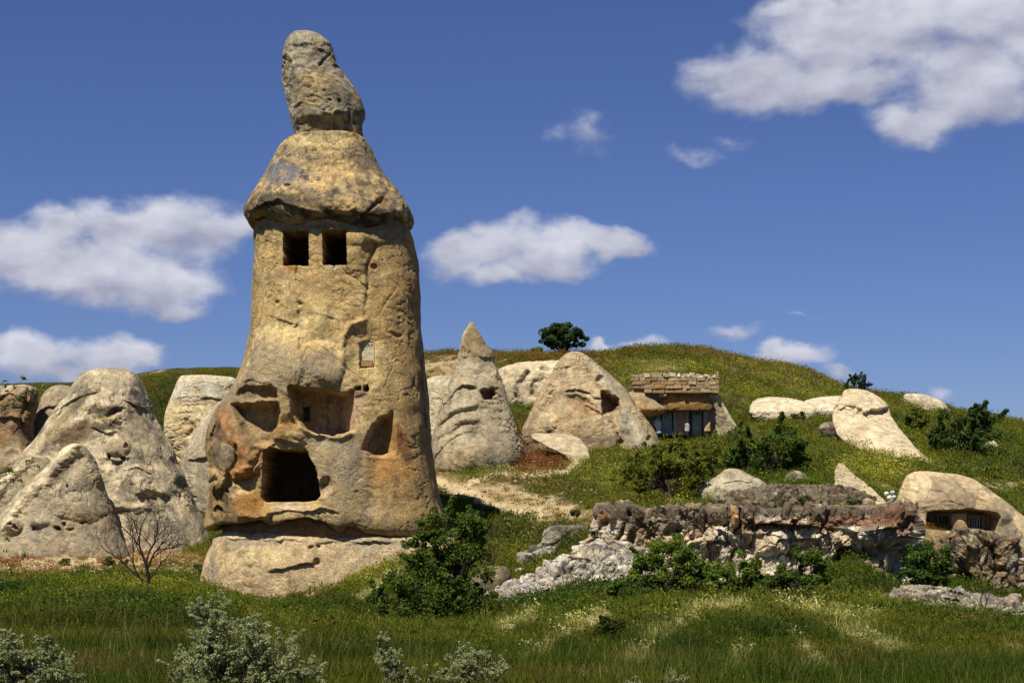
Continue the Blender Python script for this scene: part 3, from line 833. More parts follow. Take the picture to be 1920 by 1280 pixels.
colo = rock_part('column', tower, COLM, 60, 0.80, OCHRE, n=2.4, seed=3, edge=EDGE, edge_w=22, rim=2, cell=0.032,
          rough=((2.6, 0.20, 3), (0.7, 0.05, 3), (0.16, .016, 4)), flow=(1.1, .04), pit_amt=.55, 
          feats=[
              # large modelling
              ('bump', 520, 700, 95, 95, 30, .55, 1.2), ('bump', 430, 870, 70, 120, 0, .35, 1), ('bump', 640, 900, 60, 90, 0, .25, 1),
              ('ridge', [(560, 560), (600, 590), (560, 640)], 22, .12), ('crack', [(562, 470), (560, 560), (558, 610), (550, 618)], 2.0, .09),
              ('crack', [(705, 455), (692, 500), (688, 560), (683, 600)], 3.5, .12), ('bump', 665, 480, 32, 40, 0, .18, 1), ('bump', 695, 470, 18, 25, 0, -.12, 1), ('bump', 680, 445, 60, 16, 0, .15, 1),
              ('ridge', [(643, 687), (639, 648), (645, 629), (661, 611), (682, 603)], 6, .14), ('bump', 690, 670, 42, 62, 0, -.22, 1.3),
              ('bump', 596, 694, 50, 56, 25, .50, .7), ('bump', 640, 712, 52, 24, 25, .22, .7), ('bump', 548, 690, 28, 50, 10, .2, 1),
              ('crack', [(563, 640), (562, 680), (560, 715)], 2.2, .12), ('crack', [(645, 722), (646, 735)], 1.5, .1), ('crack', [(590, 643), (612, 660), (634, 676), (652, 692), (685, 716)], 3.0, .09),
              ('shelf', [(452, 722), (480, 712), (500, 716), (522, 722)], 10, .14), ('shelf', [(432, 757), (470, 750), (524, 754)], 7, .15),
              ('bump', 408, 812, 12, 26, 15, -.25, .8), ('bump', 424, 855, 24, 30, 10, .18, .7), ('crack', [(408, 835), (420, 828), (436, 832), (446, 848)], 2.0, .15), ('crack', [(445, 835), (448, 860), (440, 885), (425, 893)], 3, .25),
              ('bump', 433, 908, 10, 22, 0, -.4, .8), ('bump', 460, 905, 20, 8, -5, -.30, .8), ('bump', 418, 935, 16, 28, 0, -.3, .7), ('bump', 412, 960, 10, 14, 0, -.3, .8), ('bump', 400, 893, 12, 12, 0, .25, .8), ('bump', 408, 915, 14, 12, 0, .25, .8),
              ('pout', [(441, 920), (480, 918), (500, 945), (515, 958), (505, 974), (441, 976)], .22, 8), ('pout', [(441, 880), (470, 870), (490, 868), (488, 890), (470, 900), (445, 896)], .2, 8),
              ('ridge', [(421, 795), (450, 835), (468, 862), (462, 885)], 13, .25), ('crack', [(491, 850), (482, 870), (478, 890)], 2, .15),
              ('shelf', [(500, 838), (530, 826), (560, 830), (575, 842)], 12, .28), ('bump', 530, 815, 45, 18, 10, .2, 1), ('bump', 562, 808, 22, 14, 0, .15, 1),
              ('shelf', [(505, 962), (540, 955), (570, 960), (600, 950), (640, 962)], 9, .14), ('bump', 608, 915, 14, 20, 20, -.22, .8), ('crack', [(600, 912), (615, 905), (625, 930)], 2.5, .12),
              ('shelf', [(680, 856), (720, 853), (757, 852)], 6, -.10), ('ridge', [(545, 735), (548, 770), (565, 795), (600, 815), (640, 822), (660, 815)], 7, .15),
              ('crack', [(788, 640), (790, 720), (796, 800)], 3, .2), ('bump', 740, 627, 16, 5, 20, -.1, 1), ('bump', 705, 500, 9, 8, 30, -.16, 1), ('bump', 523, 565, 5, 5, 0, -.1, 1), ('bump', 563, 568, 4, 5, 0, -.12, 1),
              ('crack', [(700, 600), (730, 560), (745, 540)], 2, .04), ('shelf', [(560, 600), (600, 588), (640, 600)], 12, .06), ('shelf', [(500, 590), (530, 600), (560, 612)], 10, .08),
              # openings
              ('niche', ND2, .35, 6), ('niche', ND, .75, 9), ('niche', NC_, .85, 5, 1, ([712, 757], [0, -.95])), ('niche', NA, 1.5, 4.5, 1, ([628, 684], [0, -2.0])),
              ('niche', [(557, 758), (571, 757), (571, 784), (558, 784)], .8, 1.5), ('niche', NB, 3.6, 2.5, 1), ('niche', W1, 2.4, 1.2, 1), ('niche', W2, 2.2, 1.2, 1),
              ('niche', [(626, 477), (638, 477), (638, 488), (626, 488)], 1.0, 1.2), ('niche', [(666, 726), (677, 724), (678, 731), (667, 732)], .5, 1.5), ('niche', [(681, 725), (689, 720), (692, 728), (689, 734), (682, 733)], .7, 1.5),
              ('niche', [(673, 642), (680, 639), (697, 639), (703, 644), (704, 688), (673, 690)], .15, 1.5, 1)],
          mott=[(TAN, .9, .05, .3, .6), (YEL, 1.5, .12, .4, .4)],
          paints=[('blob', 520, 640, 55, 60, 0, lin((190, 168, 120)), .8), ('blob', 575, 600, 80, 45, -25, YEL * 1.12, .9), ('blob', 620, 640, 50, 20, 35, YEL, .8), ('blob', 620, 550, 90, 40, 0, OCHRE * 1.05, .4),
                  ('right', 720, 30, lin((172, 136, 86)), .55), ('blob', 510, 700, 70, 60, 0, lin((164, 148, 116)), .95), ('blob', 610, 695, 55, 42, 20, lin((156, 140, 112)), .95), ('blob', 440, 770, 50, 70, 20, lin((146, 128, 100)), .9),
                  ('blob', 640, 880, 75, 90, 0, lin((158, 142, 112)), .85), ('blob', 620, 830, 60, 14, 10, lin((172, 160, 132)), .7), ('blob', 735, 880, 60, 48, 20, ORANGE * 1.3, .6), ('blob', 745, 925, 45, 26, 10, OCHRE * .95, .6),
                  ('blob', 700, 700, 70, 60, 60, YEL * .92, .55), ('blob', 650, 970, 90, 30, 0, lin((170, 148, 108)), .6), ('blob', 752, 825, 16, 35, -15, RUST * 1.15, .95), ('blob', 700, 815, 18, 34, 20, lin((176, 154, 124)), .9),
                  ('blob', 765, 858, 12, 12, 0, DARKST * 1.5, .7), ('poly', [(400, 760), (430, 765), (470, 830), (498, 845), (492, 870), (478, 900), (440, 905), (440, 860), (410, 800)], 8, lin((158, 104, 56)), .75),
                  ('blob', 505, 738, 22, 16, 0, ORANGE * .8, .8), ('blob', 522, 800, 40, 30, 30, lin((150, 106, 58)), .8), ('blob', 470, 945, 45, 30, 0, ORANGE * .92, .95), ('blob', 452, 885, 26, 16, 0, ORANGE, .9), ('blob', 424, 853, 22, 27, 0, lin((160, 140, 106)), 1),
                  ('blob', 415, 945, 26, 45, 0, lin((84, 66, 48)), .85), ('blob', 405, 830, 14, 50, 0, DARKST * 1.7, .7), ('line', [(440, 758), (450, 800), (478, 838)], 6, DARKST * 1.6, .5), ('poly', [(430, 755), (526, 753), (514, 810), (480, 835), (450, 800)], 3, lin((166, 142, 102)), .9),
                  ('poly', ND2, 2, lin((150, 126, 92)), .9), ('blob', 560, 975, 60, 16, 0, YEL * .92, .8), ('blob', 460, 980, 60, 14, 0, BROWN, .7), ('blob', 540, 950, 50, 9, 0, CREAM * .95, .8), ('blob', 690, 955, 14, 30, 10, lin((140, 128, 108)), .5),
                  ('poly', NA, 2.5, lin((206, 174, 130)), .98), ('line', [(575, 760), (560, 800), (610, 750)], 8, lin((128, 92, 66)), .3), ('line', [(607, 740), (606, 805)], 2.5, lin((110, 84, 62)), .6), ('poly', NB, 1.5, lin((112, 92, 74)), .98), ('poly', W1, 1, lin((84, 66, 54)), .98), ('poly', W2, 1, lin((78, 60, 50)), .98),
                  ('blob', 548, 503, 16, 8, 0, ORANGE * 1.1, .95), ('blob', 540, 515, 25, 12, 0, OCHRE, .5), ('blob', 628, 500, 22, 6, 0, CREAM, .8), ('blob', 700, 500, 14, 16, 20, RUST, .6), ('band', 418, 436, 5, lin((138, 124, 98)), .8),
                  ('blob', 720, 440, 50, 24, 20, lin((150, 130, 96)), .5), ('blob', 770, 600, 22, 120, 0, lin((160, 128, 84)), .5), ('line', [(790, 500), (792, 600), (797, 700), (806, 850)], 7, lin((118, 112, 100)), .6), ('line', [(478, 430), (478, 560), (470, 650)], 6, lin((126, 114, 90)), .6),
                  ('blob', 690, 665, 22, 32, 0, YEL * 1.08, .8), ('blob', 640, 990, 110, 8, 0, BROWN * .8, .6)])
rock_part('base_block', tower, [(992, 440, 745), (994, 424, 800), (999, 412, 835), (1006, 406, 850), (1020, 402, 862), (1045, 392, 875), (1080, 384, 888), (1110, 379, 895), (1150, 377, 900), (1200, 376, 902)], 60, 0.74,
          lin((200, 174, 130)), n=2.7, seed=4, pit_amt=.6, edge=[(400, 16), (440, 5), (470, 2), (500, 5), (530, 3), (560, 9), (590, 15), (620, 11), (650, 10), (700, 15), (755, 22), (850, 26)], edge_w=-30,
          rough=((2.2, 0.16, 3), (0.5, 0.06, 4), (0.15, .03, 3)),
          feats=[('shelf', [(500, 1072), (530, 1068), (560, 1058), (600, 1052)], 22, .16), ('bump', 583, 1026, 7, 4, 0, -.2, 1), ('bump', 597, 1024, 4, 6, 0, -.2, 1), ('bump', 592, 1052, 8, 7, 20, -.22, 1), ('shelf', [(510, 1014), (530, 1012), (545, 1002)], 6, .08),
                 ('crack', [(395, 1050), (398, 1100), (392, 1130)], 3, .1), ('shelf', [(640, 1020), (680, 1016), (720, 1020)], 8, .06), ('shelf', [(420, 1012), (470, 1008), (520, 1010), (590, 1016), (640, 1012), (740, 1020)], 6, .10)],
          mott=[(TAN, .7, 0, .3, .6), (GREY, .9, .1, .35, .4)],
          paints=[('blob', 480, 1045, 80, 28, 0, YEL * .98, .6), ('blob', 560, 1058, 60, 14, -20, lin((168, 138, 98)), .6), ('blob', 400, 1080, 14, 60, 0, lin((150, 140, 116)), .7), ('blob', 480, 1018, 60, 8, 0, lin((150, 142, 124)), .6),
                  ('blob', 470, 1090, 10, 8, 0, RUST, .5), ('blob', 700, 1018, 70, 12, 0, GREY, .6), ('blob', 500, 1110, 120, 16, 0, TAN, .7), ('band', 996, 1008, 3, CREAM, .5)])
rock_part('undercut_neck', tower, [(950, 450, 760), (965, 432, 785), (985, 424, 800), (1005, 422, 806), (1030, 420, 812)], 60, 0.84, lin((150, 116, 76)), n=2.4, seed=57, rough=((1.2, .14, 3), (.4, .05, 3)), cell=.05)
# the little closed window with four holes in its slab
wz = 60 - 3.9
tslab = at(688, 666, 56.62)


def slab_window(root, cx, cy, w, h, d, nh, hole_y0, hole_y1, mat, mat_low, name='window_slab'):
    """a slab (in photo px) pierced by a row of square holes: built from the strips between the holes"""
    m = d / F; V = []; Fs = []
    x0, x1, y0, y1 = cx - w / 2, cx + w / 2, cy - h / 2, cy + h / 2
    rects = [(x0, x1, y0, hole_y0), (x0, x1, hole_y1, y1)]
    hw_ = 4.3; k = (w - nh * hw_) / (nh + 1)
    for i in range(nh + 1): rects.append((x0 + i * (k + hw_), x0 + i * (k + hw_) + k, hole_y0, hole_y1))
    for (a, b, c, e) in rects:
        q = len(V)
        for dy in (0, .12):
            for (xx, yy) in ((a, e), (b, e), (b, c), (a, c)):
                V.append(((xx - 960) * m, d + dy, (YH - yy) * m))
        for fc in ((0, 1, 2, 3), (7, 6, 5, 4), (0, 4, 5, 1), (1, 5, 6, 2), (2, 6, 7, 3), (3, 7, 4, 0)): Fs.append([q + t for t in fc])
    o = link(name, mesh_np(name, V, Fs), mat); rel(o, root)
    return o


WD = surface_depth(colo, 688, 668, 9, True) - .03
ws = slab_window(tower, 688, 662, 27, 46, WD, 4, 645.5, 651.5, MSTONE[3], None)
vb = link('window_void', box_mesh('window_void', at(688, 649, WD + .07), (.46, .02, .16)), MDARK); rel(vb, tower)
sb = link('brick', box_mesh('brick', at(687, 681, WD - .03), (.44, .08, .22), .004, .02, RS(3)), MSTONE[1]); rel(sb, tower)

# ================================================================== left group
G1 = 'eroded tuff cones left of the tower'
rock('tuff_cone', 'big rounded grey-tan tuff cone with folds and pits, largest left of the tower', 'rock cone',
     [(690, 194, 218), (693, 178, 234), (702, 160, 251), (718, 145, 265), (740, 129, 276), (765, 108, 286), (800, 85, 300), (840, 55, 318), (880, 20, 336), (920, -20, 356), (960, -50, 375), (1000, -70, 392), (1050, -90, 408), (1090, -95, 415)],
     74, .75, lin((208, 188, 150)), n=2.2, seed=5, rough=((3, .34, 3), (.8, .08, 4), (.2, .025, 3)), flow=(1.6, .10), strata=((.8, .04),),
     feats=[('shelf', [(225, 748), (250, 752), (285, 770)], 26, .28), ('shelf', [(80, 820), (120, 760), (160, 738), (190, 738)], 30, .16), ('bump', 205, 765, 48, 30, 10, .3, 1), ('bump', 218, 772, 22, 7, -18, -.2, 1), ('ridge', [(150, 800), (165, 765), (190, 745), (225, 742), (250, 765)], 9, .12), ('bump', 120, 860, 50, 40, -40, -.25, 1),
            ('shelf', [(165, 803), (200, 812), (230, 806)], 10, .16), ('bump', 222, 838, 28, 20, 0, .35, .8), ('shelf', [(195, 858), (225, 866), (250, 858)], 6, .35), ('bump', 208, 855, 6, 8, 0, -.5, .8), ('bump', 236, 858, 6, 5, 0, -.45, .8), ('bump', 240, 835, 4, 5, 0, -.35, .8),
            ('shelf', [(230, 885), (260, 880), (292, 886)], 8, .22), ('bump', 325, 870, 7, 14, -30, -.25, 1), ('bump', 342, 912, 10, 18, -30, -.3, 1), ('shelf', [(250, 930), (300, 925), (330, 935)], 16, .28), ('bump', 290, 900, 60, 30, 10, .25, 1),
            ('shelf', [(200, 955), (240, 962), (270, 958), (300, 948)], 9, -.15), ('ridge', [(205, 945), (240, 955), (272, 955)], 6, .3), ('ridge', [(322, 780), (330, 880), (360, 960), (395, 1040)], 16, .25), ('bump', 260, 860, 60, 90, 0, .25, 1.2)],
     mott=[(GREY, .9, 0, .2, .8), (lin((120, 108, 84)), .6, .08, .22, .7), (lin((206, 184, 140)), 1.4, .08, .3, .6)],
     paints=[('blob', 205, 712, 52, 18, 0, lin((188, 172, 136)), .9), ('poly', [(150, 742), (170, 732), (140, 780), (90, 850), (60, 870), (90, 810)], 8, lin((118, 106, 84)), .97), ('blob', 262, 745, 28, 15, 25, lin((98, 92, 80)), .97), ('blob', 204, 768, 30, 11, -10, lin((96, 88, 68)), .97), ('blob', 205, 785, 35, 5, -5, YEL, .8),  # darker bands model the form: shading put into the colour
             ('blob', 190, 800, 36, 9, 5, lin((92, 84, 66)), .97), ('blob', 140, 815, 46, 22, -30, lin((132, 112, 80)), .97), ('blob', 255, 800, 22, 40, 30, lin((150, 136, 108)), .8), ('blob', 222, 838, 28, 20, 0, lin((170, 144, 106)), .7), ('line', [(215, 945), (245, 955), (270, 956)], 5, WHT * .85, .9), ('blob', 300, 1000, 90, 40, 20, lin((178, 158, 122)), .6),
             ('blob', 345, 910, 12, 20, -30, lin((112, 104, 92)), .7), ('blob', 320, 870, 8, 14, -30, DGREY, .7), ('blob', 320, 985, 60, 30, 35, lin((150, 142, 124)), .5), ('blob', 110, 800, 50, 14, -45, YEL * .85, .4)], group=G1)
rock('tuff_spur', 'pointed grey spur with a bright left edge in front of the big left cone', 'rock spur',
     [(832, 138, 152), (836, 126, 160), (850, 112, 172), (880, 82, 186), (920, 40, 200), (960, 5, 212), (1000, -25, 225), (1040, -50, 240), (1080, -60, 250)], 69.6, .6, lin((180, 162, 128)), seed=6, n=2.0,
     rough=((2, .2, 3), (.5, .1, 4), (.18, .03, 3)), feats=[('ridge', [(142, 834), (108, 868), (80, 905), (45, 930), (12, 985)], 12, .34), ('ridge', [(145, 832), (170, 870), (185, 900)], 8, .2), ('bump', 29, 985, 16, 13, 20, .3, .8), ('bump', 33, 988, 6, 4, 50, -.3, .8), ('bump', 26, 982, 4, 3, 0, -.25, .8), ('bump', 64, 990, 3, 7, 20, -.25, .8), ('bump', 75, 978, 22, 14, 0, .2, 1),
         ('bump', 150, 950, 60, 26, 0, .3, 1), ('bump', 106, 993, 7, 4, 20, -.3, .8), ('bump', 118, 984, 3, 6, 30, -.25, .8), ('bump', 128, 990, 8, 3, -10, -.25, .8), ('bump', 154, 975, 8, 3, -20, -.25, .8), ('bump', 190, 966, 3, 2, 0, -.2, .8), ('bump', 199, 963, 3, 3, 0, -.25, .8), ('bump', 90, 900, 30, 24, -40, -.2, 1), ('bump', 150, 900, 30, 40, 10, .2, 1), ('bump', 130, 912, 4, 3, 0, -.3, 1)],
     mott=[(GREY * .9, .7, 0, .25, .6)], paints=[('line', [(150, 832), (110, 865), (60, 920), (12, 985)], 11, lin((226, 206, 162)), 1.0), ('blob', 115, 880, 36, 20, -40, DGREY * 1.2, .7), ('blob', 30, 985, 12, 12, 0, DARKST * 1.8, .7), ('blob', 66, 985, 12, 12, 0, DARKST * 1.8, .6), ('blob', 112, 992, 14, 9, 10, DARKST * 1.8, .6)], group=G1)  # sunlit side of the ridge painted bright along its line
rock('tuff_spur', 'low sunlit-topped spur at the left edge beneath the big cone', 'rock spur',
     [(853, 60, 72), (856, 48, 88), (868, 34, 98), (890, 10, 110), (930, -30, 125), (980, -70, 140), (1040, -90, 150), (1085, -95, 155)], 71, .6, lin((160, 142, 112)), seed=7, n=2.0,
     rough=((2, .2, 3), (.5, .1, 4), (.18, .03, 3)), feats=[('ridge', [(66, 855), (30, 885), (-5, 925)], 9, .3), ('bump', 24, 940, 4, 5, 0, -.3, 1)], paints=[('line', [(75, 854), (35, 880), (-10, 925)], 11, lin((226, 206, 162)), 1.0), ('blob', 30, 930, 30, 40, -30, GREY * .85, .6)], group=G1)  # brightness of the sun side painted along the ridge
rock('tuff_cone', 'weathered brown rock with dark folds at the far left edge behind leafy twigs', 'rock',
     [(722, 20, 40), (724, -5, 58), (732, -30, 68), (760, -45, 68), (790, -50, 64), (830, -60, 66), (870, -70, 74), (940, -80, 90), (1000, -80, 100)], 84, .8, lin((160, 132, 94)), seed=8, n=2.3,
     rough=((1.8, .35, 3), (.5, .12, 4), (.18, .03, 3)), feats=[('shelf', [(-10, 755), (15, 742), (40, 750), (66, 760)], 14, .3), ('shelf', [(-10, 790), (20, 780), (45, 788), (62, 800)], 12, .3), ('crack', [(50, 735), (42, 780), (50, 820)], 4, .25)],
     mott=[(ORANGE * .9, .8, .05, .3, .6), (DGREY, .7, .05, .3, .6)], paints=[('band', 715, 735, 4, PALE * .9, .8), ('blob', 20, 850, 40, 30, 0, CREAM * .95, .7)], group=G1)
rock('tuff_cone', 'smooth grey-tan rock peeking over the left shoulder of the big left cone', 'rock',
     [(722, 105, 120), (725, 96, 134), (740, 84, 150), (770, 70, 165), (820, 60, 180), (880, 40, 200), (960, 30, 220)], 86, .8, lin((168, 150, 118)), seed=9, rough=((2, .2, 3), (.6, .08, 4)), feats=[('shelf', [(70, 780), (90, 768), (115, 765)], 10, .2)],
     mott=[(GREY, .8, 0, .3, .6)], paints=[('blob', 75, 790, 16, 20, 0, DGREY, .6)], group=G1)
rock('tuff_cone', 'pale yellow block-topped cone between the big left cone and the tower', 'rock cone',
     [(705, 345, 400), (708, 338, 440), (716, 333, 452), (740, 325, 458), (770, 312, 462), (800, 308, 470), (850, 318, 480), (900, 330, 490), (950, 330, 495)], 82, .75, lin((222, 198, 146)), seed=10, n=2.4, rough=((2, .2, 3), (.5, .06, 4)),
     feats=[('shelf', [(330, 750), (370, 746), (430, 748)], 8, .12), ('crack', [(350, 790), (365, 800), (350, 815)], 5, .2)], mott=[(PALE, 1, 0, .3, .5)], paints=[('band', 700, 745, 4, WHT * .9, .8), ('band', 744, 752, 2, GREY, .6), ('blob', 355, 800, 24, 14, -30, OCHRE * .95, .6)], group=G1)
rock('tuff_cone', 'grey cone half hidden by the left side of the tower', 'rock cone',
     [(745, 425, 440), (752, 412, 460), (775, 390, 470), (805, 368, 480), (840, 350, 490), (890, 338, 500), (920, 340, 505), (960, 350, 510)], 76, .7, lin((176, 162, 132)), seed=11, rough=((2, .22, 3), (.5, .08, 4)),
     feats=[('shelf', [(340, 870), (370, 862), (400, 850)], 14, .2)], mott=[(GREY, .8, 0, .3, .6)], paints=[('line', [(420, 750), (380, 785), (345, 845)], 8, PALE * .9, .7)], group=G1)

# ================================================================== right group
G2 = 'eroded tuff cones right of the tower'
rock('tuff_cone', 'tall pointed grey cone with a brown tip and curved strata right of the tower', 'rock cone',
     [(604, 881, 887), (610, 878, 890), (625, 870, 899), (645, 864, 912), (658, 860, 921), (668, 859, 927), (678, 857, 927), (700, 850, 936), (740, 832, 950), (780, 820, 962), (820, 812, 975), (850, 808, 984), (880, 806, 978), (900, 806, 970), (940, 806, 970)],
     78, .85, lin((182, 166, 132)), seed=12, n=2.2, rough=((2, .18, 3), (.5, .08, 4), (.18, .03, 3)),
     feats=[('shelf', [(856, 664), (875, 668), (895, 664), (926, 672)], 8, .14), ('crack', [(876, 656), (880, 664), (884, 656)], 4, .25), ('shelf', [(815, 800), (832, 760), (848, 735), (866, 722), (885, 724), (902, 732)], 16, .24), ('ridge', [(800, 830), (826, 784), (855, 766), (888, 762)], 8, .20), ('crack', [(800, 842), (832, 792), (858, 775), (885, 773)], 2.0, .10),
            ('ridge', [(800, 852), (826, 810), (855, 790), (890, 786)], 8, .20), ('crack', [(800, 862), (830, 818), (860, 799), (888, 796)], 2.0, .10), ('ridge', [(800, 872), (826, 834), (850, 812), (880, 804)], 7, .16), ('crack', [(812, 862), (832, 838), (856, 817), (878, 810)], 2.0, .10), ('bump', 868, 860, 62, 52, 0, .55, 1),
            ('niche', [(900, 736), (912, 728), (930, 727), (934, 738), (928, 750), (910, 750)], .7, 4), ('ridge', [(940, 690), (950, 740), (975, 800)], 10, .15), ('shelf', [(885, 705), (915, 700), (935, 715)], 8, -.12), ('bump', 900, 800, 8, 8, 0, .03, 1)],
     mott=[(GREY, .8, 0, .3, .5), (lin((178, 160, 128)), .7, .05, .3, .4)],
     paints=[('poly', [(860, 660), (885, 600), (930, 672), (905, 668), (880, 672)], 4, lin((146, 122, 86)), .9), ('blob', 868, 860, 58, 40, 0, lin((184, 160, 122)), .85), ('poly', [(900, 734), (935, 726), (930, 752), (908, 750)], 2, lin((148, 112, 86)), .9), ('blob', 925, 775, 36, 50, 10, lin((162, 146, 118)), .5),
             ('blob', 937, 705, 12, 18, 0, lin((130, 92, 60)), .6), ('line', [(845, 745), (870, 724), (900, 730)], 4, DGREY * 1.2, .4)], group=G2)
rock('tuff_ridge', 'pale smooth rock peeking between the tower and the pointed cone', 'rock',
     [(705, 822, 840), (708, 808, 860), (720, 790, 880), (760, 780, 890), (820, 770, 900), (880, 770, 910)], 88, .8, lin((190, 174, 138)), seed=13, rough=((2, .15, 3), (.5, .05, 3)), mat=MPALE, group=G2)
rock('tuff_ridge', 'bare cream ridge behind the gap between the pointed cone and the domed rock', 'rock ridge',
     [(677, 1020, 1060), (681, 975, 1100), (692, 940, 1120), (710, 930, 1140), (740, 935, 1150), (780, 950, 1160), (830, 960, 1160)], 94, .6, lin((198, 180, 142)), seed=14, n=2.2, rough=((2.5, .35, 3), (.6, .1, 4)), flow=(1.3, .15), mat=MPALE,
     feats=[('crack', [(990, 700), (970, 740), (975, 770)], 6, .3), ('crack', [(1020, 690), (1000, 740)], 5, .25)], mott=[(CREAM, 1, 0, .3, .6)], group=G2)
rock('tuff_dome', 'broad domed rock with an eye-like hollow and two carved niches, middle of the slope', 'rock dome',
     [(659, 1072, 1082), (663, 1060, 1094), (674, 1046, 1111), (690, 1036, 1130), (712, 1024, 1154), (736, 1011, 1178), (762, 998, 1198), (788, 986, 1214), (812, 978, 1228), (835, 984, 1240), (860, 990, 1250), (900, 990, 1260)],
     83, .7, lin((186, 162, 122)), seed=15, n=2.3, rough=((2.5, .22, 3), (.6, .08, 4), (.2, .025, 3)),
     feats=[('bump', 1110, 800, 60, 70, 0, .35, 1), ('shelf', [(1030, 700), (1050, 688), (1080, 684)], 14, .12), ('shelf', [(1052, 732), (1085, 732), (1110, 744), (1132, 752)], 14, .26), ('bump', 1088, 756, 34, 12, 18, -.32, .8), ('bump', 1110, 772, 20, 10, 25, -.3, .8), ('bump', 1035, 760, 26, 30, 20, -.15, 1),
            ('niche', [(1127, 734), (1140, 737), (1160, 750), (1166, 762), (1160, 772), (1142, 776), (1130, 772)], 1.1, 4), ('bump', 1130, 712, 10, 8, 0, -.35, .8), ('ridge', [(1095, 668), (1120, 700), (1132, 732)], 9, .3), ('ridge', [(1165, 770), (1160, 820), (1180, 870)], 14, .3), ('crack', [(1130, 775), (1150, 800), (1164, 850)], 4, .2), ('ridge', [(1040, 690), (1010, 760), (1000, 820)], 12, .2),
            ('crack', [(1150, 800), (1160, 830), (1150, 850)], 4, .15), ('bump', 1030, 790, 20, 20, 0, .2, 1), ('bump', 1048, 680, 8, 5, 0, -.15, 1)],
     mott=[(lin((168, 148, 114)), .8, 0, .3, .6), (GREY, .6, .1, .3, .4)],
     paints=[('poly', [(1088, 660), (1126, 695), (1168, 760), (1245, 850), (1255, 900), (1190, 860), (1160, 800), (1170, 765), (1135, 730), (1108, 690)], 5, lin((212, 196, 158)), .97), ('blob', 1070, 800, 60, 60, 0, lin((178, 150, 108)), .6), ('blob', 1095, 764, 36, 12, 14, lin((164, 124, 78)), .7), ('blob', 1080, 742, 30, 7, 15, DGREY, .7), ('poly', [(1127, 734), (1145, 738), (1166, 760), (1158, 772), (1130, 774)], 3, lin((150, 120, 94)), .9), ('blob', 1030, 785, 22, 22, 0, lin((204, 184, 140)), .6), ('blob', 1160, 720, 60, 18, 50, lin((170, 158, 132)), .6),
             ('blob', 1130, 830, 60, 30, 0, lin((176, 156, 120)), .5), ('blob', 1188, 770, 30, 14, 55, CREAM, .5)], group=G2)
rock('rock_mound', 'small smooth pale mound lying between the pointed cone and the domed rock', 'rock',
     [(812, 1005, 1030), (815, 998, 1065), (822, 998, 1085), (834, 1018, 1098), (848, 1044, 1104), (862, 1066, 1106), (876, 1076, 1102)], 76.5, .5, lin((184, 166, 130)), dprof=[(812, 80), (852, 77.5), (880, 77)],  seed=16, rough=((1.5, .15, 3), (.4, .05, 3)), mat=MPALE)
rock('rock_slab', 'bare cream rock slab left of the two, set in grass on the upper right hill', 'rock',
     [(744, 1440, 1458), (748, 1420, 1485), (756, 1410, 1515), (768, 1406, 1535), (780, 1410, 1535), (792, 1425, 1520), (802, 1440, 1500)], 85, .4, lin((206, 190, 154)), dprof=[(745, 87), (772, 85), (800, 84.8)],  seed=17, rough=((1.5, .15, 3), (.4, .05, 3)), flow=(.8, .08), mat=MPALE, paints=[('blob', 1450, 775, 50, 10, 0, lin((178, 160, 124)), .5)])
rock('rock_slab', 'bare cream rock shelf running left from the hooded pale knoll', 'rock',
     [(742, 1560, 1580), (746, 1530, 1596), (753, 1508, 1605), (764, 1490, 1608), (776, 1484, 1605), (790, 1495, 1590)], 86, .4, lin((206, 190, 156)), dprof=[(744, 88), (770, 86), (790, 86)],  seed=18, rough=((1.5, .15, 3), (.4, .05, 3)), mat=MPALE)
rock('rock_knoll', 'hooded pale knoll with a rolled lip and long tail running down right', 'rock knoll',
     [(729, 1592, 1608), (732, 1582, 1622), (742, 1575, 1640), (755, 1568, 1655), (766, 1563, 1668), (772, 1562, 1668), (785, 1561, 1674), (805, 1566, 1688), (825, 1580, 1704), (845, 1612, 1722), (860, 1650, 1742), (872, 1690, 1766), (900, 1720, 1790)], 78, .55, lin((208, 188, 150)), dprof=[(729, 81), (770, 79.5), (820, 76.5), (872, 73.5), (900, 72)],  seed=19, n=2.2,
     rough=((2, .15, 3), (.5, .05, 3)), mat=MPALE, feats=[('shelf', [(1562, 768), (1590, 762), (1620, 772), (1650, 768), (1672, 764)], 10, .45), ('bump', 1612, 750, 60, 24, 4, .55, .6), ('bump', 1612, 822, 20, 18, 0, -.15, 1), ('bump', 1650, 820, 30, 40, -20, .2, 1)],
     paints=[('blob', 1614, 808, 20, 14, -20, lin((170, 148, 112)), .8), ('blob', 1596, 745, 26, 12, 10, lin((192, 170, 128)), .7), ('line', [(1565, 772), (1600, 772), (1660, 770)], 3, GREY, .4)])
rock('rock_outcrop', 'dark lichen-stained outcrop at the left foot of the hooded pale knoll', 'rock',
     [(790, 1552, 1560), (794, 1540, 1575), (802, 1535, 1580), (815, 1540, 1580), (830, 1545, 1580)], 78.5, .6, lin((112, 98, 80)), seed=20, rough=((.8, .15, 3), (.3, .1, 4)), cell=.05, mott=[(PALE, .4, .1, .3, .5)])
rock('rock_outcrop', 'pale sloping outcrop on the skyline beside the big right-hand bush', 'rock',
     [(738, 1698, 1725), (742, 1694, 1742), (752, 1694, 1762), (768, 1700, 1778), (790, 1705, 1785), (830, 1720, 1800)], 96, .6, lin((200, 184, 150)), seed=21, rough=((1.5, .2, 3), (.4, .06, 4)), mat=MPALE, mott=[(GREY, .6, .05, .3, .4)])
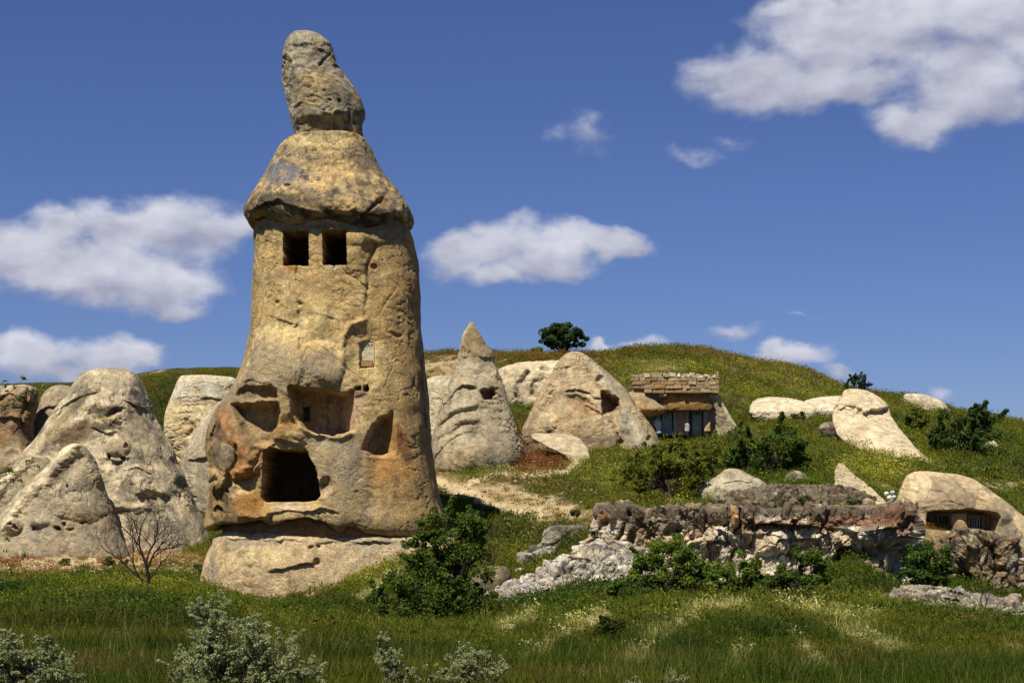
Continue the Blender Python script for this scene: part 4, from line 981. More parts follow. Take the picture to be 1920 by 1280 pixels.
rock('rock_outcrop', 'small cream outcrop emerging behind the big right-hand bush', 'rock',
     [(822, 1852, 1858), (830, 1845, 1868), (845, 1842, 1882), (858, 1842, 1890), (880, 1850, 1895)], 84, .6, lin((204, 186, 150)), seed=22, rough=((1, .1, 3), (.4, .05, 3)), mat=MPALE, cell=.05)
rock('rock_slab', 'triangular bare cream slab above the red-brown ledge', 'rock',
     [(868, 1572, 1580), (880, 1566, 1592), (900, 1565, 1615), (920, 1568, 1640), (940, 1580, 1662), (962, 1610, 1680)], 62, .15, lin((192, 172, 134)), dprof=[(868, 68.5), (900, 63.5), (940, 58), (962, 56.5)],  seed=23, rough=((1.5, .1, 3), (.4, .04, 3)), mat=MPALE)
rock('boulder', 'cream saddle-shaped boulder under the dark double bush behind the ledge', 'boulder',
     [(878, 1368, 1378), (881, 1358, 1390), (888, 1350, 1402), (898, 1335, 1420), (908, 1316, 1436), (918, 1306, 1442), (930, 1304, 1446), (950, 1304, 1450)], 62, .6, lin((192, 178, 146)), seed=24, rough=((1, .16, 3), (.3, .05, 4)),
     feats=[('crack', [(1345, 905), (1343, 925)], 3, .12), ('shelf', [(1345, 908), (1380, 900), (1420, 905)], 8, .1)], paints=[('blob', 1372, 892, 22, 9, 0, lin((140, 128, 104)), .7)])
rock('boulder', 'dark mossy boulder at the foot of the dark double bush', 'boulder',
     [(882, 1488, 1496), (886, 1478, 1506), (896, 1470, 1514), (906, 1466, 1516), (930, 1466, 1516)], 66, .7, lin((112, 104, 82)), seed=25, rough=((.8, .16, 3), (.3, .07, 4)), cell=.05, mott=[(PALE, .4, .05, .3, .6)])

# ---- dome with two windows, right edge
dome = empty('cave_house', at(1800, 1000, 58), 'smooth cream domed rock with two dark windows in a long recess, right edge', 'cave house')
NREC = [(1738, 962), (1750, 957), (1790, 956), (1815, 953), (1845, 957), (1866, 961), (1872, 968), (1871, 996), (1738, 994)]
domeo = rock_part('rock_dome', dome, [(883, 1722, 1740), (885, 1712, 1760), (890, 1704, 1800), (898, 1697, 1824), (912, 1690, 1846), (935, 1682, 1874), (960, 1678, 1906), (990, 1684, 1938), (1020, 1700, 1965), (1060, 1710, 1990), (1110, 1715, 2010)], 60, .62,
          lin((198, 174, 132)), seed=26, n=2.3, rough=((2.5, .12, 3), (.5, .035, 3)), mat=MPALE, cell=.032,
          feats=[('bump', 1775, 945, 55, 45, 0, .3, 1), ('shelf', [(1720, 962), (1745, 945), (1775, 938), (1800, 944), (1812, 955)], 10, .12), ('bump', 1868, 955, 35, 28, 20, .25, 1), ('ridge', [(1800, 905), (1820, 930), (1830, 945)], 12, -.15), ('niche', NREC, 1.0, 2.5, 1)],
          paints=[('blob', 1785, 925, 42, 34, 0, lin((140, 124, 98)), .95), ('blob', 1760, 945, 50, 12, -15, lin((146, 124, 92)), .85), ('blob', 1850, 948, 36, 14, 15, lin((150, 130, 98)), .8), ('blob', 1890, 990, 24, 50, -40, lin((122, 110, 92)), .85), ('poly', NREC, 2, lin((140, 112, 84)), .9),
                  ('line', [(1733, 955), (1750, 945), (1790, 950), (1830, 955), (1868, 958)], 4, lin((120, 100, 74)), .6), ('blob', 1722, 920, 20, 30, 20, CREAM, .5)])
D2 = surface_depth(domeo, 1800, 985) - .12


def frame_window(root, x0, x1, y0, y1, d, bars, holes):
    m = d / F; fw = 3
    for (a, b, c, e, nm, mt, dd, th) in ((x0 - fw, x1 + fw, y0 - fw, y0, 'lintel', MWOOD, d - .06, .12), (x0 - fw, x0, y0, y1, 'jamb', MWOOD, d - .05, .11), (x1, x1 + fw, y0, y1, 'jamb', MWOOD, d - .05, .11), (x0, x1, y0, y1, 'pane', MIRON, d + .04, .03)):
        o = link(nm, box_mesh(nm, at((a + b) / 2, (c + e) / 2, dd), ((b - a) * m, th, (e - c) * m), .002), mt); rel(o, root)
    for i in range(bars):
        xx = x0 + (i + 1) * (x1 - x0) / (bars + 1)
        o = link('window_bar', box_mesh('window_bar', at(xx, (y0 + y1) / 2, d), (.022, .022, (y1 - y0) * m)), MDOOR if holes else MWOOD); rel(o, root)


frame_window(dome, 1759, 1778, 967, 985, D2, 2, 0)
frame_window(dome, 1818, 1841, 970, 989, D2, 4, 1)
for i, xx in enumerate((1742, 1747, 1752, 1846, 1852, 1858, 1864)):
    o = link('board', box_mesh('board', at(xx, 977, D2 + .02), (.09, .05, .62), .004, .0, RS(i)), MWOOD); rel(o, dome)
o = link('plaster_panel', box_mesh('plaster_panel', at(1798, 978, D2 + .05), (.55, .06, .62), .01), MPLAST); rel(o, dome)
o = rock_part('stone_buttress', dome, [(974, 1797, 1803), (978, 1792, 1809), (986, 1788, 1814), (1000, 1786, 1818), (1015, 1784, 1820)], 58.0, .4, lin((176, 146, 106)), seed=27, rough=((.5, .05, 3), (.2, .03, 3)), cell=.04)

# ---- ledge and crags
CR = dict(mat=MCRAG)
ledge = empty('rock_ledge', at(1400, 1120, 53), 'long craggy ledge with dark crust, red-orange band and a white skirt running down left', 'rock ledge')
rock_part('ledge_face', ledge,
     [(949, 1210, 1640), (951, 1150, 1690), (955, 1128, 1706), (964, 1120, 1716), (980, 1116, 1722), (998, 1110, 1716), (1015, 1098, 1702), (1035, 1078, 1690), (1060, 1040, 1684), (1085, 985, 1686), (1110, 925, 1692), (1135, 878, 1700), (1170, 850, 1710)], 54.5, .45,
     lin((186, 166, 132)), seed=30, n=4.0, bmax=3.6, cell=.034, edge=[(1100, -4), (1140, -6), (1200, 2), (1260, 6), (1340, 10), (1400, 6), (1480, 8), (1560, 4), (1640, -4), (1690, -10), (1720, 0)], edge_w=-26,
     rough=((2.2, .26, 3), (.6, .10, 4), (.14, .05, 3)), huemix=.32, bright=1.12, chunks=((.85, .26, .12, .8), (.34, .13, .06, .9), (.15, .05, .02, 1)),
     feats=[('crack', [(1182, 965), (1165, 1000), (1143, 1030)], 4, .5), ('crack', [(1126, 990), (1122, 1020), (1132, 1032)], 3, .3), ('bump', 1186, 1008, 10, 18, 15, -.55, .7), ('bump', 1225, 1000, 16, 10, -30, -.4, .8), ('bump', 1265, 995, 22, 12, -20, -.45, .8), ('crack', [(1386, 960), (1384, 985), (1378, 1000)], 4, .45),
            ('bump', 1376, 972, 10, 22, 0, .3, .7), ('shelf', [(1400, 985), (1450, 978), (1500, 985), (1560, 990), (1610, 1000), (1700, 985)], 14, .5), ('shelf', [(1390, 1004), (1440, 998), (1470, 1010)], 8, .2), ('bump', 1455, 1020, 40, 26, 0, .35, .9), ('crack', [(1484, 995), (1480, 1030), (1474, 1055)], 4, .35),
            ('bump', 1540, 1015, 40, 24, 0, .3, .9), ('bump', 1590, 1050, 30, 22, 0, -.5, .8), ('bump', 1650, 1000, 50, 30, 0, .5, .9), ('shelf', [(1650, 1012), (1690, 1006), (1722, 1000)], 10, .6), ('bump', 1690, 1040, 30, 30, 0, -.5, .7), ('crack', [(1616, 1000), (1622, 1050), (1618, 1080)], 3, .3),
            ('bump', 1138, 968, 16, 12, 0, .2, .8), ('crack', [(1060, 1040), (1075, 1020)], 4, .2)],
     mott=[(lin((150, 134, 112)), .5, 0, .2, .6), (WHT, .7, .02, .22, .7), (ORANGE * .8, .8, .12, .3, .55)],
     paints=[('band', 992, 1110, 10, lin((236, 224, 194)), .9), ('blob', 1240, 1015, 120, 30, 0, lin((212, 180, 128)), .8), ('band', 940, 974, 8, lin((104, 88, 70)), .9), ('blob', 1150, 960, 50, 18, 0, lin((92, 80, 68)), .9), ('blob', 1132, 970, 14, 12, 0, RUST * 1.2, .8), ('blob', 1200, 985, 70, 22, 20, lin((120, 100, 76)), .7), ('blob', 1175, 1020, 60, 20, 0, lin((176, 150, 104)), .5), ('blob', 1200, 1040, 30, 12, 0, ORANGE, .6),
             ('poly', [(1060, 1030), (1180, 1045), (1230, 1060), (1230, 1140), (860, 1140), (980, 1075)], 14, lin((206, 198, 182)), .85), ('blob', 1130, 1040, 70, 14, 0, lin((222, 206, 166)), .7), ('blob', 1100, 1085, 90, 12, -10, lin((170, 164, 154)), .4), ('blob', 1376, 972, 9, 22, 0, lin((212, 168, 96)), 1), ('blob', 1450, 985, 90, 12, 0, lin((142, 82, 46)), .8), ('blob', 1600, 978, 100, 16, 0, lin((136, 78, 46)), .8),
             ('blob', 1680, 980, 40, 40, 0, lin((130, 74, 42)), .85), ('blob', 1440, 1018, 50, 22, 0, lin((214, 190, 144)), .9), ('blob', 1560, 1010, 60, 20, 0, lin((222, 196, 148)), .7), ('blob', 1540, 1050, 80, 26, 0, lin((186, 172, 146)), .7), ('blob', 1350, 1040, 50, 40, 0, lin((162, 150, 130)), .8),
             ('blob', 1640, 1050, 30, 40, 10, lin((210, 186, 148)), .7), ('line', [(1636, 990), (1630, 1040), (1640, 1080)], 5, RUST * 1.1, .7), ('blob', 1688, 1045, 20, 36, 0, lin((158, 136, 96)), .8), ('blob', 1260, 990, 60, 16, 0, DARKST * 1.8, .5), ('blob', 1500, 960, 160, 8, 0, lin((82, 74, 64)), .8)], **CR)
rock_part('white_skirt', ledge, [(1010, 1118, 1150), (1020, 1102, 1185), (1034, 1082, 1212), (1052, 1058, 1230), (1068, 1022, 1240), (1084, 980, 1245), (1102, 932, 1245), (1120, 894, 1245), (1136, 872, 1245), (1160, 858, 1245), (1180, 850, 1245)], 51.3, .38, lin((216, 208, 190)), dprof=[(1010, 52.6), (1034, 52.2), (1070, 51.6), (1100, 50.6), (1136, 48.6), (1160, 47.5)],  seed=37, n=2.2,
     rough=((1.8, .2, 3), (.5, .09, 4), (.14, .03, 3)), huemix=.3, chunks=((.55, .10, .07, 1.3), (.2, .05, .03, 1)), mott=[(lin((160, 154, 142)), .4, .02, .2, .7), (lin((226, 208, 164)), .8, .05, .3, .6), (DGREY, .25, .15, .3, .6)],
     feats=[('crack', [(1040, 1090), (1060, 1075), (1075, 1062)], 2.5, .15), ('crack', [(960, 1110), (990, 1098), (1010, 1080)], 2.5, .12), ('shelf', [(1010, 1062), (1060, 1045), (1110, 1050), (1160, 1060)], 10, .12)], paints=[('blob', 1110, 1040, 60, 9, 0, lin((226, 210, 166)), .8), ('blob', 910, 1120, 50, 20, -25, lin((176, 162, 140)), .6)], **CR)
rock('gravel_mound', 'low dark mound of gravelly rock on top of the ledge', 'rock mound',
     [(908, 1470, 1520), (911, 1430, 1560), (918, 1395, 1598), (926, 1370, 1615), (936, 1345, 1640), (946, 1335, 1660), (960, 1330, 1680), (975, 1330, 1690)], 58.5, .35, lin((124, 110, 88)), seed=31, n=2.6, bmax=2.8, rough=((1.5, .15, 3), (.3, .1, 4), (.12, .06, 3)), huemix=.4, chunks=((.22, .09, .04, 1),),
     mott=[(PALE, .3, .12, .3, .5), (DARKST * 1.7, .5, .05, .3, .5)], paints=[('blob', 1540, 925, 60, 12, 10, lin((150, 126, 86)), .5)], **CR)
rock('rock_crag', 'knobbly lichen-speckled crag below the windowed dome at the right edge', 'rock crag',
     [(990, 1800, 1830), (993, 1788, 1855), (1002, 1782, 1880), (1020, 1778, 1905), (1045, 1775, 1935), (1080, 1770, 1965), (1115, 1765, 1990), (1150, 1760, 2010)], 54.5, .5, lin((150, 132, 102)), seed=32, n=2.4, rough=((1.6, .35, 3), (.5, .12, 4), (.15, .04, 3)), huemix=.45, chunks=((.5, .2, .1, 1), (.2, .08, .04, 1)),
     feats=[('crack', [(1840, 1000), (1870, 1050), (1880, 1090)], 5, .35), ('bump', 1815, 1030, 30, 30, 0, .3, .9)],
     mott=[(DARKST * 1.5, .35, .08, .26, .75), (PALE, .4, .1, .28, .7), (ORANGE * .8, .6, .2, .35, .6)], paints=[('blob', 1830, 1070, 26, 40, 0, lin((172, 148, 104)), .8), ('blob', 1900, 1050, 40, 20, 40, lin((176, 164, 146)), .6)], **CR)
rock('rock_crag', 'sandy bank between the ledge end and the leafy right-hand bush', 'earth bank',
     [(990, 1712, 1730), (996, 1702, 1770), (1010, 1695, 1790), (1040, 1685, 1800), (1080, 1680, 1810), (1120, 1680, 1820)], 55, .4, lin((160, 136, 94)), seed=33, rough=((1.5, .2, 3), (.4, .07, 4)))
rock('rock_slab', 'low whitish cracked slab lying in the grass at the bottom right', 'rock slab',
     [(1097, 1700, 1730), (1100, 1688, 1775), (1108, 1675, 1815), (1116, 1655, 1850), (1124, 1640, 1890), (1132, 1630, 1930), (1140, 1626, 1960), (1152, 1622, 1975), (1175, 1620, 1980)], 47, .36, lin((178, 168, 148)), dprof=[(1097, 48.5), (1130, 46.5), (1152, 45), (1175, 44)],  seed=34, n=2.3, bmax=2.4, rough=((1.2, .22, 3), (.4, .1, 4), (.14, .03, 3)), huemix=.3, chunks=((.6, .12, .10, 1.3), (.24, .05, .03, 1)),
     feats=[('crack', [(1750, 1102), (1775, 1125), (1800, 1130)], 3, .25), ('shelf', [(1770, 1100), (1800, 1112), (1830, 1118)], 7, .2)], mott=[(WHT, .6, 0, .25, .7), (DGREY, .4, .1, .28, .7)], **CR)
rock('rock_outcrop', 'humped grey and white outcrop with a pale tongue left of the long ledge', 'rock',
     [(984, 1045, 1075), (987, 1030, 1095), (995, 1022, 1104), (1008, 1018, 1106), (1020, 1010, 1100), (1028, 990, 1095), (1036, 972, 1088), (1045, 970, 1085), (1065, 970, 1085)], 55.5, .5, lin((152, 142, 122)), seed=35, n=2.2, rough=((1, .2, 3), (.4, .1, 4), (.14, .03, 3)), chunks=((.5, .1, .06, 1),),
     feats=[('bump', 1078, 1030, 16, 14, 20, -.5, .7)], mott=[(DGREY, .4, .05, .25, .7)], paints=[('blob', 1035, 1032, 60, 9, -10, WHT * .95, .9), ('blob', 1082, 1000, 18, 8, 0, lin((186, 164, 120)), .6), ('blob', 1050, 992, 26, 7, 0, DGREY, .6)], **CR)
rock('boulder', 'half-buried grey boulder in the grass right of the big foreground bush', 'boulder',
     [(1060, 922, 935), (1063, 905, 950), (1072, 892, 955), (1085, 880, 955), (1100, 868, 950), (1120, 860, 945), (1140, 855, 940)], 51, .6, lin((140, 126, 92)), seed=36, rough=((1, .2, 3), (.4, .08, 4), (.14, .03, 3)), cell=.045,
     feats=[('crack', [(925, 1068), (930, 1090)], 3, .2)], mott=[(DGREY, .4, 0, .25, .7)], paints=[('blob', 932, 1075, 12, 16, 0, lin((170, 150, 104)), .8)], **CR)
# ---- small white stones piled above the ledge
cairn_rs = RS(11)
for i, (sx, sy, sw) in enumerate(((1662, 925, 9), (1673, 923, 9), (1668, 932, 10), (1676, 931, 8))):
    me = rock_mesh('cairn_stone', [(sy - sw * .42, sx - 1, sx + 1), (sy - sw * .3, sx - sw * .4, sx + sw * .4), (sy, sx - sw * .55, sx + sw * .55), (sy + sw * .4, sx - sw * .4, sx + sw * .4)], 57.2 + .1 * (i % 2), .9, lin((214, 208, 190)), seed=40 + i, rough=((.1, .02, 2),), cell=.02)
    o = link('stone', me, MPALE)
    v = np.empty(len(me.vertices) * 3, np.float32); me.vertices.foreach_get('co', v); v = v.reshape(-1, 3); c = v.mean(0); c[2] = v[:, 2].min()
    me.vertices.foreach_set('co', (v - c).ravel()); o.location = c.tolist()
    tag(o, ['upper left white stone of the small pile above the ledge end', 'upper right white stone of the small pile above the ledge end', 'lower left white stone of the small pile above the ledge end', 'lower right white stone of the small pile above the ledge end'][i], 'stone', 'white stones piled above the ledge')

# ================================================================== rock-cut house with masonry wall
HD = 84.0
house = empty('rock_cut_house', at(1285, 805, HD), 'rock-cut dwelling with a coursed stone wall above an orange brow and two blue-grey doors', 'cave house')
rs = RS(5)


def hbox(nm, x0, x1, y0, y1, d, th, mat, jit=.006, bev=.03, rot=0):
    m = d / F
    me = box_mesh(nm, at((x0 + x1) / 2, (y0 + y1) / 2, d + th / 2), ((x1 - x0) * m, th, (y1 - y0) * m), jit, bev, rs)
    o = link(nm, me, mat); return rel(o, house)


def top_line(x):
    return float(np.interp(x, [1180, 1190, 1205, 1240, 1262, 1290, 1300, 1306, 1330, 1345], [706, 703, 701, 699, 700, 701, 699, 702, 704, 701]))


xw = [1184, 1346]
# each course: y0, y1, list of joints
courses = [(729, 737, [1207, 1222, 1246, 1279, 1287, 1312, 1333, 1346]), (721, 729, [1187, 1208, 1226, 1248, 1278, 1294, 1320, 1346]), (714, 721.4, [1184, 1203, 1220, 1238, 1264, 1290, 1305, 1328, 1344]),
           (707.5, 714, [1183, 1198, 1216, 1232, 1250, 1271, 1288, 1306, 1322, 1343])]
for ci, (y0, y1, js) in enumerate(courses):
    for a, b in zip(js[:-1], js[1:]):
        dd = HD - 1.2 + rs.uniform(-.05, .05)
        hbox('stone', a + .22, b - .22, y0 + .25, y1 - .2, dd, .45, MSTONE[[1, 0, 2, 0][int(rs.randint(4))] if ci < 3 else int(rs.randint(2, 4))], .012, .05)
x = 1184.0
while x < 1341:
    w = rs.uniform(7, 14); y0 = top_line(x + w / 2) + rs.uniform(-.5, .8)
    hbox('stone', x + .3, min(x + w, 1342) - .3, y0, 707.4, HD - 1.15 + rs.uniform(-.08, .08), .5, MSTONE[3 if rs.rand() < .75 else 2], .03, .09)
    x += w
for i, (y0, y1) in enumerate(((729, 737.5), (720, 728.6), (711, 719.6), (702, 710.6), (696.5, 701.6))):
    hbox('quoin', 1341.2 + (i % 2) * .8, 1346.5, y0, y1, HD - 1.3, .5, MSTONE[2 if i % 2 else 1], .01, .05)
hbox('stone', 1235, 1250, 738, 743.5, HD - 1.1, .5, MSTONE[2], .02, .06)
hbox('wall_core', 1186, 1341, 704, 736, HD - .95, .6, MSTONE[0], .0, 0)
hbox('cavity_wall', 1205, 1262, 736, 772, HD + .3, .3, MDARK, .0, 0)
rock_part('rock_shoulder', house, [(733, 1186, 1200), (737, 1176, 1214), (746, 1168, 1224), (757, 1160, 1236), (768, 1155, 1252), (775, 1158, 1240), (781, 1170, 1222)], 83.2, .55, lin((180, 156, 116)), seed=50, rough=((1, .12, 3), (.4, .06, 3)), cell=.045, paints=[('blob', 1215, 768, 30, 8, 20, lin((176, 126, 70)), .8)])
rock_part('rock_brow', house, [(731, 1275, 1322), (733, 1256, 1334), (738, 1247, 1340), (746, 1240, 1342), (755, 1236, 1342), (763, 1233, 1342), (768, 1236, 1340), (770, 1250, 1330)], 83.5, .3, lin((176, 134, 78)), seed=51, n=3.2, rough=((1, .1, 3), (.3, .05, 4)), cell=.04,
          feats=[('shelf', [(1250, 742), (1290, 738), (1335, 738)], 5, .12)], paints=[('band', 728, 739, 3, lin((196, 176, 136)), .9), ('band', 764, 775, 3, lin((110, 80, 50)), .6), ('blob', 1310, 745, 26, 5, 0, lin((120, 90, 60)), .6)])
rock_part('rock_flank', house, [(733, 1328, 1336), (740, 1328, 1348), (755, 1336, 1356), (770, 1341, 1365), (785, 1342, 1373), (796, 1342, 1380), (808, 1342, 1388), (825, 1342, 1395)], 83.2, .5, lin((164, 148, 112)), seed=52, n=3.0, rough=((1, .08, 3), (.3, .04, 4)), cell=.04,
          paints=[('line', [(1334, 735), (1350, 750), (1366, 775), (1380, 800)], 3.5, lin((214, 200, 160)), 1.0), ('blob', 1350, 790, 12, 14, 0, lin((116, 106, 88)), .7)])
# facade behind the brow
FD = 83.9
hbox('facade_wall', 1205, 1342, 768, 815, FD + .25, .3, MPLAST, .0, 0)
for (x0, x1) in ((1241, 1260), (1298, 1315)):
    hbox('door', x0, x1, 778, 815, FD + .18, .08, MDOOR, .0, 0)
for (x0, x1, mt) in ((1229, 1238, MPALEP), (1262, 1268, MPALEP), (1285, 1291, MPALEP), (1318, 1328, MPALEP), (1316, 1318, MIRON), (1293, 1296, MIRON), (1238.5, 1240.5, MIRON), (1260.5, 1262, MIRON)):
    hbox('pilaster', x0 + .8, x1 - .8 if x1 - x0 > 4 else x1 + .2, 771, 815, FD + .1, .16, mt, .004, 0)
for (x0, x1, rows) in ((1243, 1258, 1), (1298, 1314, 2)):
    k = (x1 - x0) / 7.0
    hbox('vent_panel', x0, x1, 770.5, 778, FD + .16, .08, MDOOR, 0, 0)
    for r in range(2 if rows == 2 else 1):
        for i in range(3):
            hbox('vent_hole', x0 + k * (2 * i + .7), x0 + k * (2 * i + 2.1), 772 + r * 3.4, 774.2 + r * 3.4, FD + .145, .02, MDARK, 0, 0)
rock_part('fallen_stone', house, [(786, 1230, 1236), (788, 1227, 1239), (795, 1225, 1240), (803, 1230, 1240), (812, 1230, 1240)], 83.2, .8, lin((208, 212, 206)), seed=53, rough=((.3, .04, 3),), cell=.03)
rock_part('fallen_stone', house, [(793, 1286, 1290), (795, 1284.5, 1292), (800, 1284, 1293), (808, 1284, 1293)], 83.2, .8, lin((196, 196, 182)), seed=54, rough=((.3, .02, 3),), cell=.03)
rock_part('fallen_stone', house, [(791, 1330, 1332), (796, 1326, 1332), (801, 1322, 1332), (808, 1320, 1333)], 83.2, .5, lin((190, 156, 104)), seed=55, rough=((.3, .02, 3),), cell=.03)

# ================================================================== trees and bushes


def tube(V, Fs, pts, rad, ns=5):
    pts = np.array(pts, float); n = len(pts); base = len(V)
    up = np.array([0.13, 0.21, 0.97])
    for i in range(n):
        t = pts[min(i + 1, n - 1)] - pts[max(i - 1, 0)]
        t /= np.linalg.norm(t) + 1e-9
        a = np.cross(t, up)
        if np.linalg.norm(a) < .1: a = np.cross(t, np.array([1.0, 0, 0]))
        a /= np.linalg.norm(a); b = np.cross(t, a)
        for k in range(ns):
            q = 2 * math.pi * k / ns
            V.append(pts[i] + (a * math.cos(q) + b * math.sin(q)) * rad[i])
    for i in range(n - 1):
        for k in range(ns):
            p0 = base + i * ns + k; p1 = base + i * ns + (k + 1) % ns
            Fs.append((p0, p1, p1 + ns, p0 + ns))


def leaves_mesh(centers, radii, nleaf, size, cols, rs, flat=.75, colvar=.35, outward=None):
    """diamond leaves in clumps"""
    nC = len(centers); ci = rs.randint(0, nC, nleaf)
    w = radii[ci]
    g = rs.normal(size=(nleaf, 3)); g /= np.linalg.norm(g, axis=1)[:, None]
    rr = rs.rand(nleaf) ** .45
    c = centers[ci] + g * (rr * w)[:, None] * np.array([1, 1, flat])
    nrm = g * .7 + rs.normal(size=(nleaf, 3)) * .6 + np.array([0, 0, .45]); nrm /= np.linalg.norm(nrm, axis=1)[:, None]
    a = np.cross(nrm, rs.normal(size=(nleaf, 3))); a /= np.linalg.norm(a, axis=1)[:, None] + 1e-9
    b = np.cross(nrm, a)
    s = size * rs.uniform(.6, 1.35, nleaf)
    V = np.stack([c - a * s[:, None], c + b * (s * .48)[:, None] + nrm * (s * .12)[:, None], c + a * s[:, None], c - b * (s * .48)[:, None] + nrm * (s * .12)[:, None]], 1).reshape(-1, 3)
    f = np.arange(nleaf * 4).reshape(-1, 4)
    cc = np.array(cols)
    k = rs.rand(nC, 1)                       # clump tint
    t = np.clip(k[ci] * .6 + rs.rand(nleaf, 1) * .4 + .0, 0, 1)
    L = cc[0] * (1 - t) + cc[1] * t
    L = L * rs.uniform(1 - colvar, 1 + colvar, (nleaf, 1))
    if len(cc) > 2:
        m = rs.rand(nleaf) < .04; L[m] = cc[2]
    return V, f, np.repeat(L, 4, 0)


def lobed_points(rs, n, c, r, shell=.55, nl=9):
    """points in an uneven crown: ellipsoid pushed out into lobes"""
    dirs = rs.normal(size=(nl, 3)); dirs /= np.linalg.norm(dirs, axis=1)[:, None]
    amp = rs.uniform(.0, .38, nl)
    g = rs.normal(size=(n, 3)); g /= np.linalg.norm(g, axis=1)[:, None]
    rad = .90 + (np.maximum(0, g @ dirs.T) ** 5 * amp).sum(1)
    rr = (shell + (1 - shell) * rs.rand(n)) * rad
    return c + g * rr[:, None] * r


def plant(name, label, cat, px, py, d, crown, leafsize, nleaf, cols, n_cl=46, clr=.17, stems=1, trunk_r=.09, seed=0, group=None, bark=None, extra=None, dr=.8, shell=.5, drop=0.0, ground=True, spray=0, ztop=None):
    """crown = (cx, cy, rx, ry) in photo px at distance d"""
    rs = RS(100 + seed); m = d / F
    bx = (px - 960) * m
    gz = ground_at(px, d) - .05 if ground else (YH - py) * m
    root = empty(name, (bx, d, gz), label, cat, group)
    cs = crown if isinstance(crown, list) else [crown]
    tot = sum(c[2] * c[3] for c in cs)
    C = []; Rd = []
    for (cx, cy, rx, ry) in cs:
        k = max(4, int(n_cl * rx * ry / tot))
        cc = np.array([(cx - 960) * m, d, (YH - cy) * m]); r = np.array([rx * m, rx * m * dr, ry * m])
        p = lobed_points(rs, k, cc, r * .92, shell)
        C.append(p); Rd.append(np.full(k, clr * math.sqrt(rx * ry) * m * 2) * rs.uniform(.55, 1.3, k))
    C = np.vstack(C); Rd = np.concatenate(Rd)
    low = gz + .06
    C[:, 2] = np.maximum(C[:, 2], low + Rd * .3)
    V = []; Fs = []
    base = np.array([bx, d, gz - .15])
    cen = C.mean(0)
    stempts = []
    for s in range(stems):
        off = rs.normal(size=3) * np.array([1, 1, 0]) * (.12 if stems > 1 else .0)
        tgt = cen + (rs.normal(size=3) * np.array([.45, .35, .12]) * (np.array([1, 1, 1]) * cs[0][2] * m * (.8 if stems > 1 else .12)))
        tgt[2] = cen[2] + .1 * cs[0][3] * m
        p0 = base + off; mid = (p0 + tgt) / 2 + rs.normal(size=3) * .06 * np.linalg.norm(tgt - p0)
        ts = np.linspace(0, 1, 6)[:, None]
        pts = (1 - ts) ** 2 * p0 + 2 * ts * (1 - ts) * mid + ts ** 2 * tgt
        tube(V, Fs, pts, np.linspace(1, .4, 6) * trunk_r, 7)
        stempts.append(pts)
    for k in range(len(C)):
        sp = stempts[rs.randint(len(stempts))]
        j = rs.randint(1, 6); st = sp[j]
        if C[k][2] < st[2] - .1: st = sp[max(1, j - 2)]
        mid = (st + C[k]) / 2 + np.array([0, 0, -.10]) * np.linalg.norm(C[k] - st) + rs.normal(size=3) * .05
        ts = np.linspace(0, 1, 5)[:, None]
        pts = (1 - ts) ** 2 * st + 2 * ts * (1 - ts) * mid + ts ** 2 * C[k]
        tube(V, Fs, pts, np.linspace(.26, .07, 5) * trunk_r, 4)
    o = link('trunk', mesh_np('trunk', V, Fs, True), bark or MBARK); rel(o, root)
    if spray:                      # thin sprays reaching out of the crown
        g = rs.normal(size=(spray, 3)) + np.array([0, 0, .9]); g /= np.linalg.norm(g, axis=1)[:, None]
        src = C[rs.randint(0, len(C), spray)]
        ext = []
        for q in range(spray):
            for t in (.4, .8, 1.15):
                ext.append(src[q] + g[q] * Rd.mean() * 1.5 * t)
        C = np.vstack([C, ext]); Rd = np.concatenate([Rd, np.full(len(ext), Rd.mean() * .32)])
    lv, lf, lc = leaves_mesh(C, Rd, nleaf, leafsize, cols, rs)
    me = mesh_np('crown', lv, lf, False, lc)
    o = link('crown', me, MLEAF); rel(o, root)
    return root


DG = [lin((66, 86, 28)), lin((126, 146, 54)), lin((112, 122, 60))]
DG2 = [lin((56, 74, 26)), lin((108, 128, 48)), lin((98, 110, 56))]
OL = [lin((76, 86, 30)), lin((112, 118, 44)), lin((138, 138, 62))]
SV = [lin((120, 128, 82)), lin((176, 180, 124)), lin((204, 206, 160))]
GB = 'green bushes on the slope'
plant('bushy_tree', 'large dark green bushy tree in front of the right foot of the tower', 'tree', 852, 1165, 43, [(835, 1000, 64, 52), (800, 1100, 92, 62), (885, 1060, 58, 66), (738, 1135, 56, 36), (885, 990, 40, 40), (860, 1125, 74, 42), (800, 1020, 50, 40)], .046, 34000, DG2, 150, .15, 3, .08, 1, GB, spray=50)
plant('leafy_bush', 'rounded green bush against the left part of the long ledge, the widest there', 'bush', 1262, 1105, 46.5, [(1258, 1055, 70, 48), (1305, 1080, 52, 36), (1215, 1082, 44, 30)], .05, 20000, DG, 80, .15, 4, .05, 2, GB, spray=30)
plant('leafy_bush', 'narrow upright green bush in front of the middle of the ledge', 'bush', 1392, 1105, 46.5, [(1394, 1068, 36, 38), (1362, 1084, 34, 28)], .048, 9500, DG, 34, .16, 3, .04, 3, GB, spray=16)
plant('leafy_bush', 'dark green bush in front of the ledge, nearest its red right end', 'bush', 1512, 1110, 46.5, [(1516, 1068, 48, 42), (1478, 1085, 42, 28), (1435, 1094, 40, 20)], .05, 11000, DG2, 50, .16, 3, .05, 4, GB, spray=20)
plant('leafy_bush', 'bright leafy bush between the ledge end and the speckled crag', 'bush', 1742, 1105, 50, [(1742, 1058, 46, 44), (1725, 1080, 36, 26)], .055, 9500, [lin((52, 74, 28)), lin((84, 108, 42)), lin((130, 140, 70))], 50, .16, 3, .05, 5, GB, spray=20)
